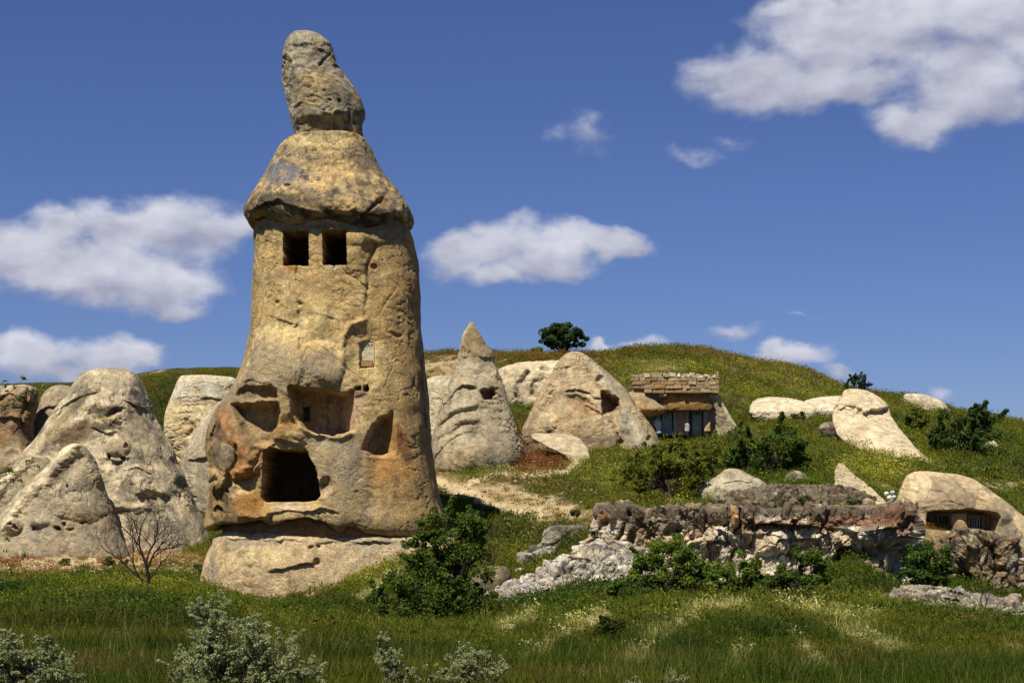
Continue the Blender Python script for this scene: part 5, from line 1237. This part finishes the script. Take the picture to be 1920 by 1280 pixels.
plant('low_shrub', 'low dark shrub at the foot of the white rock skirt', 'shrub', 1160, 1150, 44.5, [(1160, 1122, 42, 28), (1110, 1135, 36, 16)], .045, 6500, DG2, 24, .2, 3, .03, 6, GB)
plant('low_shrub', 'small dark round shrub alone in the foreground grass between pale streaks', 'shrub', 1148, 1232, 33, [(1146, 1200, 30, 34)], .036, 4600, [lin((48, 56, 22)), lin((72, 80, 32))], 30, .2, 4, .03, 7, GB, spray=14)
plant('low_shrub', 'green shrub cut by the left edge of the picture in the meadow', 'shrub', 5, 1160, 44, [(2, 1118, 36, 32)], .045, 4200, [lin((50, 72, 22)), lin((78, 100, 34))], 26, .2, 3, .03, 8, GB)
plant('hill_tree', 'round dark green tree standing on the skyline of the hill', 'tree', 1050, 664, 110, [(1050, 628, 38, 20), (1026, 640, 18, 13), (1084, 636, 18, 16), (1046, 614, 22, 8)], .10, 12000, [lin((48, 66, 32)), lin((80, 102, 50)), lin((104, 120, 70))], 70, .17, 2, .17, 9)
plant('hill_shrub', 'small dark shrub left of the skyline tree', 'shrub', 1008, 664, 110, [(1008, 656, 16, 6)], .1, 700, DG, 12, .2, 2, .05, 10)
plant('hill_tree', 'sparse twiggy small tree on the skyline above the pale knoll', 'tree', 1613, 738, 99, [(1612, 716, 30, 16)], .085, 1500, [lin((46, 60, 36)), lin((70, 84, 50)), lin((88, 104, 62))], 26, .13, 3, .07, 11, spray=22)
plant('bushy_tree', 'big dark bushy tree on the right slope in front of the small cream outcrop', 'tree', 1806, 885, 78, [(1800, 812, 62, 52), (1840, 800, 42, 42), (1775, 838, 42, 40), (1825, 850, 60, 34)], .085, 22000, [lin((54, 70, 30)), lin((90, 108, 50)), lin((96, 108, 62))], 80, .15, 3, .12, 12, GB, spray=40)
plant('leafy_bush', 'small green bush below the pale skyline outcrop', 'bush', 1720, 805, 84, [(1720, 786, 22, 20)], .08, 2600, OL, 20, .2, 3, .05, 13, GB)
plant('low_shrub', 'small dark shrub below the big right-hand tree', 'shrub', 1860, 905, 72, [(1858, 888, 16, 18)], .075, 1500, DG, 14, .2, 3, .04, 14, GB)
plant('low_shrub', 'blue-green low shrub growing on the pale knoll', 'shrub', 1640, 840, 77.5, [(1636, 828, 36, 11), (1655, 836, 16, 8)], .065, 2600, [lin((78, 88, 56)), lin((106, 116, 78))], 20, .2, 3, .03, 15)
plant('fruit_tree', 'open olive-green tree with dark spreading limbs behind the ledge', 'tree', 1268, 935, 62, [(1210, 880, 56, 42), (1300, 875, 56, 42), (1255, 855, 50, 34), (1330, 860, 40, 34), (1185, 900, 40, 26), (1215, 830, 16, 22)], .055, 25000, [lin((86, 96, 32)), lin((128, 132, 48)), lin((156, 156, 80))], 100, .14, 2, .075, 16, GB, spray=60)
plant('leafy_bush', 'dark round bush standing right of the double bush behind the ledge', 'bush', 1450, 905, 70, [(1458, 850, 60, 44), (1490, 860, 36, 34)], .07, 14000, DG2, 60, .15, 3, .07, 17, GB, spray=30)
plant('leafy_bush', 'dark upright bush touching the open olive-green tree behind the ledge', 'bush', 1400, 895, 71.5, [(1396, 832, 32, 36), (1385, 860, 34, 34)], .07, 8000, DG2, 40, .16, 3, .07, 18, GB, spray=20)
for i, (sx, sd_, cx, cy, rx, ry, lb) in enumerate([
        (1488, 84, 1488, 770, 9, 9, 'left of the two little shrubs on the cream slab'), (1502, 84, 1502, 772, 8, 9, 'right of the two little shrubs on the cream slab'),
        (205, 65.5, 204, 1026, 13, 11, 'dark little shrub left of the leafless tree at the scree'), (233, 65.5, 232, 1028, 7, 7, 'tiny shrub just left of the leafless tree crown'),
        (124, 65.5, 124, 1032, 11, 7, 'green tuft shrub on the scree under the big left cone'), (374, 62, 374, 1040, 9, 13, 'small bright seedling against the left side of the tower base'),
        (1255, 58, 1254, 950, 16, 6, 'low tuft shrub on the ledge rim below the open tree'), (1345, 57, 1346, 945, 18, 7, 'low shrub at the left end of the gravel mound'),
        (1470, 55.5, 1470, 948, 12, 7, 'grey-green shrub on the ledge rim in front of the mound'), (1508, 56.5, 1508, 935, 10, 8, 'small shrub growing from the middle of the gravel mound'),
        (960, 63, 958, 968, 26, 7, 'grey-green shrub on the tan slope beside the tower'), (1080, 60, 1080, 962, 14, 5, 'tiny silvery shrub on the bare tan soil'), (1048, 79, 1047, 831, 7, 4, 'tiny grey shrub on the small smooth mound'),
        (495, 52, 495, 0, 0, 0, ''), (1425, 56, 1425, 953, 16, 5, 'thin shrub on the ledge rim left of the grey-green one'), (1600, 56, 1602, 940, 14, 5, 'shrub at the right end of the gravel mound')]):
    if rx == 0: continue
    if sd_ > 60: cy = YH - ground_at(cx, sd_) * F / sd_ - ry * .75
    else: cy = min(cy, YH - ground_at(cx, sd_) * F / sd_ - ry * .6)
    plant('small_shrub', lb, 'shrub', sx, 0, sd_, [(cx, cy, rx, ry)], .05, 900, [lin((72, 82, 42)), lin((100, 108, 60))], 12, .24, 3, .015, 30 + i, 'small shrubs dotted over rock and soil')
# silvery shrubs close to the camera
GS = 'silvery shrubs along the bottom edge'
plant('silver_shrub', 'large silvery grey-green shrub in the foreground below the tower', 'shrub', 445, 1300, 15.0, [(440, 1210, 92, 66), (405, 1160, 52, 40), (505, 1225, 76, 46), (440, 1275, 140, 44), (375, 1250, 66, 50), (560, 1270, 50, 30)], .0108, 54000, SV, 230, .13, 6, .018, 60, GS, spray=260)
plant('silver_shrub', 'silvery shrub filling the bottom left corner', 'shrub', 50, 1300, 15.0, [(60, 1240, 74, 40), (10, 1225, 50, 40), (110, 1262, 50, 30), (40, 1280, 110, 30)], .0108, 37800, SV, 140, .13, 6, .016, 61, GS, spray=170)
plant('silver_shrub', 'thin upright silvery shrub at the bottom between the large one and the forked one', 'shrub', 735, 1300, 15.6, [(726, 1235, 30, 34), (720, 1205, 14, 26), (745, 1262, 36, 26)], .0108, 8775, SV, 50, .14, 4, .01, 62, GS, spray=44)
plant('silver_shrub', 'loose silvery shrub at the bottom centre right of the thin one', 'shrub', 885, 1300, 15.4, [(888, 1240, 44, 36), (860, 1262, 60, 24), (925, 1255, 30, 24)], .0108, 13500, SV, 70, .13, 5, .01, 63, GS, spray=60)
plant('silver_shrub', 'low silvery shrub tip poking up at the bottom right of centre', 'shrub', 1265, 1310, 15.4, [(1265, 1272, 24, 14), (1180, 1280, 20, 10)], .0105, 1500, SV, 24, .16, 4, .008, 64, GS, spray=24)


def bare_tree(name, label, px, d, htop, spread, seed, lean=0, r0=.07, depth=6, low=True):
    rs = RS(seed); m = d / F; gz = ground_at(px, d)
    root = empty(name, ((px - 960) * m, d, gz), label, 'tree')
    V = []; Fs = []; TW = []; TF = []
    Ht = (YH - htop) * m - gz

    def grow(p, dirv, ln, r, lv):
        n = 5; pts = [p]; q = p.copy(); dd = dirv.copy()
        for i in range(n):
            dd = dd + rs.normal(size=3) * .11 + np.array([0, 0, .05]); dd /= np.linalg.norm(dd); q = q + dd * ln / n; pts.append(q.copy())
        tube(V if lv < 3 else TW, Fs if lv < 3 else TF, pts, np.linspace(r, r * .6, n + 1), 6 if lv < 2 else 3)
        if lv >= depth: return
        for k in range(3 if lv < 4 else 2):
            t = 5 if k == 0 else rs.randint(2, 6)
            ax = rs.normal(size=3); ax -= ax @ dd * dd; ax /= np.linalg.norm(ax)
            an = rs.uniform(.2, .35) if k == 0 else rs.uniform(.45, .95)
            nd = dd * math.cos(an) + ax * math.sin(an) * np.array([1.15, .8, 1])
            grow(pts[t], nd, ln * rs.uniform(.62, .82), r * (.68 if k == 0 else .54), lv + 1)
    base = np.array([(px - 960) * m, d, gz - .1])
    grow(base, np.array([.02 + lean, 0, 1.0]), Ht * .40, r0, 0)
    if low:
        grow(base + np.array([0, 0, .28]), np.array([-.8, .1, .75]), Ht * .36, r0 * .55, 2)
        grow(base + np.array([0.0, 0, .42]), np.array([.8, .1, .6]), Ht * .26, r0 * .4, 3)
    o = link('trunk', mesh_np('trunk', V, Fs, True), MDEAD); rel(o, root)
    o = link('twigs', mesh_np('twigs', TW, TF, True), MDEAD); rel(o, root)
    return root


bare_tree('bare_tree', 'leafless dark tree standing in the meadow before the big left cone', 278, 52, 965, 1, 5, r0=.075, depth=8)
bare_tree('dead_tree', 'slim grey dead tree right of the big foreground bush', 925, 51, 985, 1, 9, r0=.035, depth=5, low=False)
bare_tree('dead_tree', 'thin dry twigs sticking out of the whitish slab at the bottom right', 1845, 45.5, 1095, 1, 12, r0=.02, depth=4, low=False)


def leafy_twig_shrub():
    """thin shrub outside the left edge whose leafy twigs reach into the frame"""
    d = 24.0; m = d / F; px = -30; rs = RS(77)
    gz = ground_at(px, d)
    root = empty('twiggy_shrub', ((px - 960) * m, d, gz), 'thin twigs with sparse green leaves reaching in from the left edge', 'shrub')
    V = []; Fs = []; C = []
    b = np.array([(px - 960) * m, d, gz - .1])
    tips = [(75, 722), (42, 708), (10, 722), (60, 735), (52, 864), (62, 872), (40, 900), (20, 880), (42, 1040), (25, 1060), (10, 1010)]
    stem = [b, b + [-.05, .05, .8], np.array([(-45 - 960) * m, d, (YH - 900) * m]), np.array([(-35 - 960) * m, d, (YH - 780) * m])]
    tube(V, Fs, stem, [.03, .025, .016, .008], 6)
    for (tx, ty) in tips:
        t = np.array([(tx - 960) * m, d + rs.uniform(-.15, .15), (YH - ty) * m])
        s = min(stem[1:], key=lambda q: abs(q[2] - t[2] + .3)); s = np.array(s, float)
        mid = (s + t) / 2 + np.array([0, 0, -.06])
        ts = np.linspace(0, 1, 7)[:, None]; pts = (1 - ts) ** 2 * s + 2 * ts * (1 - ts) * mid + ts ** 2 * t
        tube(V, Fs, pts, np.linspace(.007, .002, 7), 4)
        for q in pts[2:]: C.append(q + rs.normal(size=3) * .015)
        C.append(t)
    o = link('trunk', mesh_np('trunk', V, Fs, True), MBARK); rel(o, root)
    C = np.array(C)
    lv, lf, lc = leaves_mesh(C, np.full(len(C), .05), 420, .03, [lin((84, 98, 36)), lin((120, 130, 60)), lin((150, 150, 90))], rs)
    o = link('leaves', mesh_np('leaves', lv, lf, False, lc), MLEAF); rel(o, root)


leafy_twig_shrub()

# ================================================================== grass and herbs


def scatter_object(name, protos, pts, var, scl, rot, tint, mat):
    """one mesh: prototype tufts (proto >= 0) and one loose vertex per plant; geometry nodes put the tufts on the vertices"""
    V = []; Fl = []; Cp = []; pid = []
    off = 0
    for k, (v, f, c) in enumerate(protos):
        V.append(v); Fl.append(np.asarray(f) + off); Cp.append(c); pid.append(np.full(len(v), k)); off += len(v)
    nP = len(pts)
    V.append(pts); Cp.append(np.ones((nP, 3))); pid.append(-1 - var)
    V = np.vstack(V); Fl = np.vstack(Fl); Cp = np.vstack(Cp); pid = np.concatenate(pid).astype(np.int32)
    me = mesh_np(name, V, Fl, False, Cp)
    a = me.attributes.new('pid', 'INT', 'POINT'); a.data.foreach_set('value', pid)
    n0 = len(V) - nP
    s = np.ones(len(V), np.float32); s[n0:] = scl
    a = me.attributes.new('scl', 'FLOAT', 'POINT'); a.data.foreach_set('value', s)
    r = np.zeros((len(V), 3), np.float32); r[n0:] = rot
    a = me.attributes.new('rot', 'FLOAT_VECTOR', 'POINT'); a.data.foreach_set('vector', r.ravel())
    t = np.ones((len(V), 4), np.float32); t[n0:, :3] = tint
    a = me.attributes.new('tint', 'FLOAT_COLOR', 'POINT'); a.data.foreach_set('color', t.ravel())
    o = link(name, me, mat)
    ng = bpy.data.node_groups.new(name + '_scatter', 'GeometryNodeTree')
    ng.interface.new_socket('Geometry', in_out='INPUT', socket_type='NodeSocketGeometry')
    ng.interface.new_socket('Geometry', in_out='OUTPUT', socket_type='NodeSocketGeometry')
    N, Lk = ng.nodes, ng.links
    gi = N.new('NodeGroupInput'); go = N.new('NodeGroupOutput'); jn = N.new('GeometryNodeJoinGeometry')

    def attr(nm, ty):
        q = N.new('GeometryNodeInputNamedAttribute'); q.data_type = ty; q.inputs['Name'].default_value = nm; return q.outputs['Attribute']

    def sel(val):
        sp = N.new('GeometryNodeSeparateGeometry'); sp.domain = 'POINT'
        c = N.new('FunctionNodeCompare'); c.data_type = 'INT'; c.operation = 'EQUAL'
        Lk.new(attr('pid', 'INT'), c.inputs[2]); c.inputs[3].default_value = val
        Lk.new(gi.outputs[0], sp.inputs[0]); Lk.new(c.outputs[0], sp.inputs['Selection'])
        return sp.outputs[0]
    for k in range(len(protos)):
        ip = N.new('GeometryNodeInstanceOnPoints')
        Lk.new(sel(-1 - k), ip.inputs['Points'])
        g2i = N.new('GeometryNodeGeometryToInstance'); Lk.new(sel(k), g2i.inputs[0])
        Lk.new(g2i.outputs[0], ip.inputs['Instance'])
        Lk.new(attr('rot', 'FLOAT_VECTOR'), ip.inputs['Rotation'])
        Lk.new(attr('scl', 'FLOAT'), ip.inputs['Scale'])
        Lk.new(ip.outputs[0], jn.inputs[0])
    Lk.new(jn.outputs[0], go.inputs[0])
    md = o.modifiers.new('scatter', 'NODES'); md.node_group = ng
    return o


def blades(rs, n, h, w, rad, bend=.35, heads=0.0):
    V = []; Fc = []; C = []
    for i in range(n):
        a = rs.uniform(0, 2 * math.pi); r = rad * math.sqrt(rs.rand()); b = np.array([r * math.cos(a), r * math.sin(a), 0])
        hh = h * rs.uniform(.5, 1.1); l = rs.uniform(0, 2 * math.pi); ld = np.array([math.cos(l), math.sin(l), 0]); sd_ = np.array([-ld[1], ld[0], 0]) * w / 2
        if rs.rand() < .5: sd_ = np.array([w / 2, 0, 0])
        p1 = b + ld * bend * hh * .3 + np.array([0, 0, hh * .6]); p2 = b + ld * bend * hh + np.array([0, 0, hh])
        k = len(V); V += [b - sd_, b + sd_, p1 + sd_ * .8, p1 - sd_ * .8]; Fc.append((k, k + 1, k + 2, k + 3)); V += [p2 + sd_ * .25, p2 - sd_ * .25]; Fc.append((k + 3, k + 2, k + 4, k + 5))
        t = rs.uniform(.75, 1.25); C += [[t] * 3] * 6
    return np.array(V), np.array(Fc), np.array(C)


def herb(rs, n, h, leaf, rad):
    c = rs.normal(size=(n, 3)) * np.array([.5, .5, .35]) * rad + np.array([0, 0, h * .5]); c[:, 2] = np.clip(c[:, 2], .02, h)
    a = rs.normal(size=(n, 3)); a /= np.linalg.norm(a, axis=1)[:, None]
    b = np.cross(a, rs.normal(size=(n, 3))); b /= np.linalg.norm(b, axis=1)[:, None]
    s = leaf * rs.uniform(.6, 1.4, (n, 1))
    V = np.stack([c - a * s, c + b * s * .5, c + a * s, c - b * s * .5], 1).reshape(-1, 3)
    t = np.repeat(rs.uniform(.7, 1.3, n) * (.75 + .5 * c[:, 2] / h), 4)
    return V, np.arange(n * 4).reshape(-1, 4), np.stack([t] * 3, -1)


def build_meadow():
    rs = RS(3)

    def sample(d0, d1, dens, umax=.33):
        # density per square metre over the visible wedge
        n = int(dens * umax * (d1 * d1 - d0 * d0))
        D = np.sqrt(rs.uniform(d0 * d0, d1 * d1, n)); U = rs.uniform(-umax, umax, n)
        return U * D, D
    bands = [(12, 20, 110), (20, 34, 60), (34, 60, 30), (60, 120, 13.0)]
    Xs = []; Ds = []; band = []
    for k, (a, b, de) in enumerate(bands):
        x, dd = sample(a, b, de); Xs.append(x); Ds.append(dd); band.append(np.full(len(x), k))
    X = np.concatenate(Xs); D = np.concatenate(Ds); B = np.concatenate(band)
    Z = H(X, D)
    m, w1, w2 = zone_masks(X, D, Z)
    n = len(X)
    bare = np.clip(m['soil'] * (.62 + .9 * w2 + .3 * w1) + m['dryscree'] * (.5 + 1.1 * w2) + m['streak'] * .72, 0, .97)
    hp_ = fbm(np.stack([X, D, Z], -1), 2.2, 4, .6, 71.0); bare = np.maximum(bare, sstep(.20, .42, hp_) * sstep(58, 66, D) * .8)
    keep = rs.rand(n) > bare
    X, D, Z, B, w1, w2 = [q[keep] for q in (X, D, Z, B, w1, w2)]; m = {k: v[keep] for k, v in m.items()}
    n = len(X)
    p3 = np.stack([X, D, Z], -1)
    big = fbm(p3, 6.0, 3, .5, 12.0); mid = fbm(p3, 1.6, 3, .6, 15.0)
    green = lin((76, 96, 24)); olive = lin((112, 116, 34)); dark = lin((56, 68, 22)); yel = lin((176, 170, 58)); pale = lin((196, 190, 120)); red = lin((128, 82, 42)); dry = lin((142, 118, 66)); bush = lin((52, 66, 30))
    t = np.clip(.5 + big * 2.4 + rs.normal(size=n) * .18, 0, 1)[:, None]
    c = green * (1 - t) + olive * t
    c = np.where((mid > .22)[:, None], c * .75, c)

    def mixc(c, col_, w): return c + (col_ - c) * np.clip(w, 0, 1)[:, None]
    rr = rs.rand(n)
    hill = sstep(60, 75, D)
    c = mixc(c, olive * 1.1, hill * .35)
    brown = lin((110, 92, 42)); huge = fbm(p3, 3.2, 4, .6, 33.0)
    c = mixc(c, brown, sstep(.10, .34, huge) * (.45 + .35 * hill)); c = mixc(c, lin((58, 72, 28)), sstep(.10, .32, -huge) * .55)
    c = mixc(c, red, sstep(92, 106, D) * sstep(-.1, .2, mid + rs.normal(size=n) * .12) * .5)
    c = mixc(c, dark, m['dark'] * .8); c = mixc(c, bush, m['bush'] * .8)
    c = mixc(c, yel, m['yellow'] * (rr < .5) * .7); c = mixc(c, lin((192, 188, 112)), (m['streak'] > .25) * (rr < .62) * .8); c = mixc(c, pale, m['yellow'] * ((rr > .95)) * .6)
    c = mixc(c, red, m['red'] * .85); c = mixc(c, dry, m['dry'] * .7 + m['soil'] * .5)
    c = mixc(c, red * 1.15, m['dryscree'] * (rr < .6) * .9); c = mixc(c, dry, m['dryscree'] * (rr >= .6) * .7)
    c = mixc(c, dry, ((rr > .93) & (w1 > 0)) * .7)
    c = mixc(c, lin((150, 150, 60)), ((rs.rand(n) < .012)) * .6)
    c *= rs.uniform(.84, 1.16, (n, 1))
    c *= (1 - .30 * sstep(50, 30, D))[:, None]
    isherb = rs.rand(n) < np.clip(.22 + hill * .33 + m['yellow'] * .3 + m['bush'] * .4 + m['streak'] * .08 + m['red'] * .3, 0, .92)
    scl = rs.uniform(.6, 1.25, n) * np.where(B == 0, .62, np.where(B == 1, .75, np.where(B == 2, .9, 1.0)))
    scl *= np.where(m['soil'] + m['dryscree'] > .3, .75, 1.0) * (1 + .45 * mid) * (1 + .25 * m['bush'])
    rot = np.stack([rs.normal(size=n) * .12, rs.normal(size=n) * .12, rs.uniform(0, 6.28, n)], -1)
    P = np.stack([X, D, Z - .02], -1)
    # not on top of the bare rocks: those stand proud of the soil anyway
    r2 = RS(8)
    g_near = [blades(r2, 40, .24, .007, .15, .5), blades(r2, 36, .32, .006, .14, .35), blades(r2, 40, .17, .008, .18, .7), blades(r2, 7, .46, .005, .16, .25)]
    g_far = [blades(r2, 34, .24, .018, .22, .5), blades(r2, 30, .32, .016, .2, .4), blades(r2, 34, .18, .022, .26, .8)]
    near = D < 24 + rs.rand(n) * 20
    s = ~isherb
    var = r2.randint(0, 3, n)
    stalk = (r2.rand(n) < .025) & near
    var[stalk] = 3; c[stalk] += (lin((170, 150, 92)) - c[stalk]) * .7
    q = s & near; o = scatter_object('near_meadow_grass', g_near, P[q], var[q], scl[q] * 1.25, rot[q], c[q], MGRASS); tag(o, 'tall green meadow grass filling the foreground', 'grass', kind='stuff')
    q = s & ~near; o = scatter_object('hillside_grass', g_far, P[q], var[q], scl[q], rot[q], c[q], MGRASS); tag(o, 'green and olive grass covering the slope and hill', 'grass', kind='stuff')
    h_near = [herb(r2, 50, .20, .014, .2), herb(r2, 44, .28, .012, .18)]
    h_far = [herb(r2, 50, .26, .04, .36), herb(r2, 44, .4, .036, .3)]
    var = r2.randint(0, 2, n)
    q = isherb & near; o = scatter_object('near_wild_herbs', h_near, P[q], var[q], scl[q] * 1.2, rot[q], c[q], MGRASS); tag(o, 'low wild herbs and pale flowers between the foreground grasses', 'wild plants', kind='stuff')
    q = isherb & ~near; o = scatter_object('hillside_herbs', h_far, P[q], var[q], scl[q], rot[q], c[q], MGRASS); tag(o, 'yellow-green and rusty herbs scattered over the hillside', 'wild plants', kind='stuff')
    print('plants', n)


build_meadow()


def build_stones():
    rs = RS(44)
    protos = []
    for k in range(4):
        n = 8; u = np.linspace(0, 2 * math.pi, n, endpoint=False)
        rings = []
        for z, r in ((-.45, .7), (0, 1.0), (.4, .72)):
            rr = r * rs.uniform(.75, 1.15, n); rings.append(np.stack([rr * np.cos(u), rr * np.sin(u) * .8, np.full(n, z) + rs.normal(size=n) * .08], -1))
        V = np.vstack(rings + [np.array([[0, 0, .6]])])
        f = []
        for a in (0, 1):
            for i in range(n): f.append((a * n + i, a * n + (i + 1) % n, (a + 1) * n + (i + 1) % n, (a + 1) * n + i))
        for i in range(0, n, 2): f.append((2 * n + i, 2 * n + i + 1, 2 * n + (i + 2) % n, 3 * n))
        protos.append((V, np.array(f), np.ones((len(V), 3)) * rs.uniform(.85, 1.15)))
    L = []
    # feet of the ledge, the skirt, the crag, the tower block and the scree, then thinly over the bare soil
    for (x0, x1, d0, d1, n, col_) in ((1180, 1700, 48.6, 50.6, 800, (196, 182, 152)), (1180, 1700, 55.5, 60, 700, (112, 98, 80)), (860, 1250, 46.6, 49, 420, (206, 198, 178)), (1640, 1900, 43.5, 47, 260, (180, 170, 150)),
                                      (1690, 1900, 49, 53, 260, (150, 130, 100)), (400, 830, 55.2, 57.5, 300, (184, 160, 122)), (-60, 400, 61, 68, 900, (186, 166, 130)), (820, 1130, 58, 74, 900, (190, 168, 130)),
                                      (970, 1110, 53, 58, 120, (160, 148, 124)), (1000, 1250, 74, 80, 200, (190, 170, 130)), (1340, 1660, 57, 61, 400, (128, 112, 88))):
        px = rs.uniform(x0, x1, n); d = rs.uniform(d0, d1, n)
        L.append(np.stack([(px - 960) / F * d, d, rs.lognormal(-3.15, .5, n), np.full(n, 0)], -1)); L[-1] = np.hstack([L[-1], np.tile(lin(col_), (n, 1))])
    A = np.vstack(L); n = len(A)
    X, D = A[:, 0], A[:, 1]; Z = H(X, D)
    sc = np.clip(A[:, 2], .015, .16)
    rot = np.stack([rs.normal(size=n) * .4, rs.normal(size=n) * .4, rs.uniform(0, 6.28, n)], -1)
    o = scatter_object('loose_stones', protos, np.stack([X, D, Z + sc * .15], -1), rs.randint(0, 4, n), sc, rot, A[:, 4:7] * rs.uniform(.7, 1.15, (n, 1)), leaf_mat('loose_stone', None, None, 0.0, True))
    tag(o, 'loose stones and chips lying at the foot of the rocks', 'stones', kind='stuff')


build_stones()
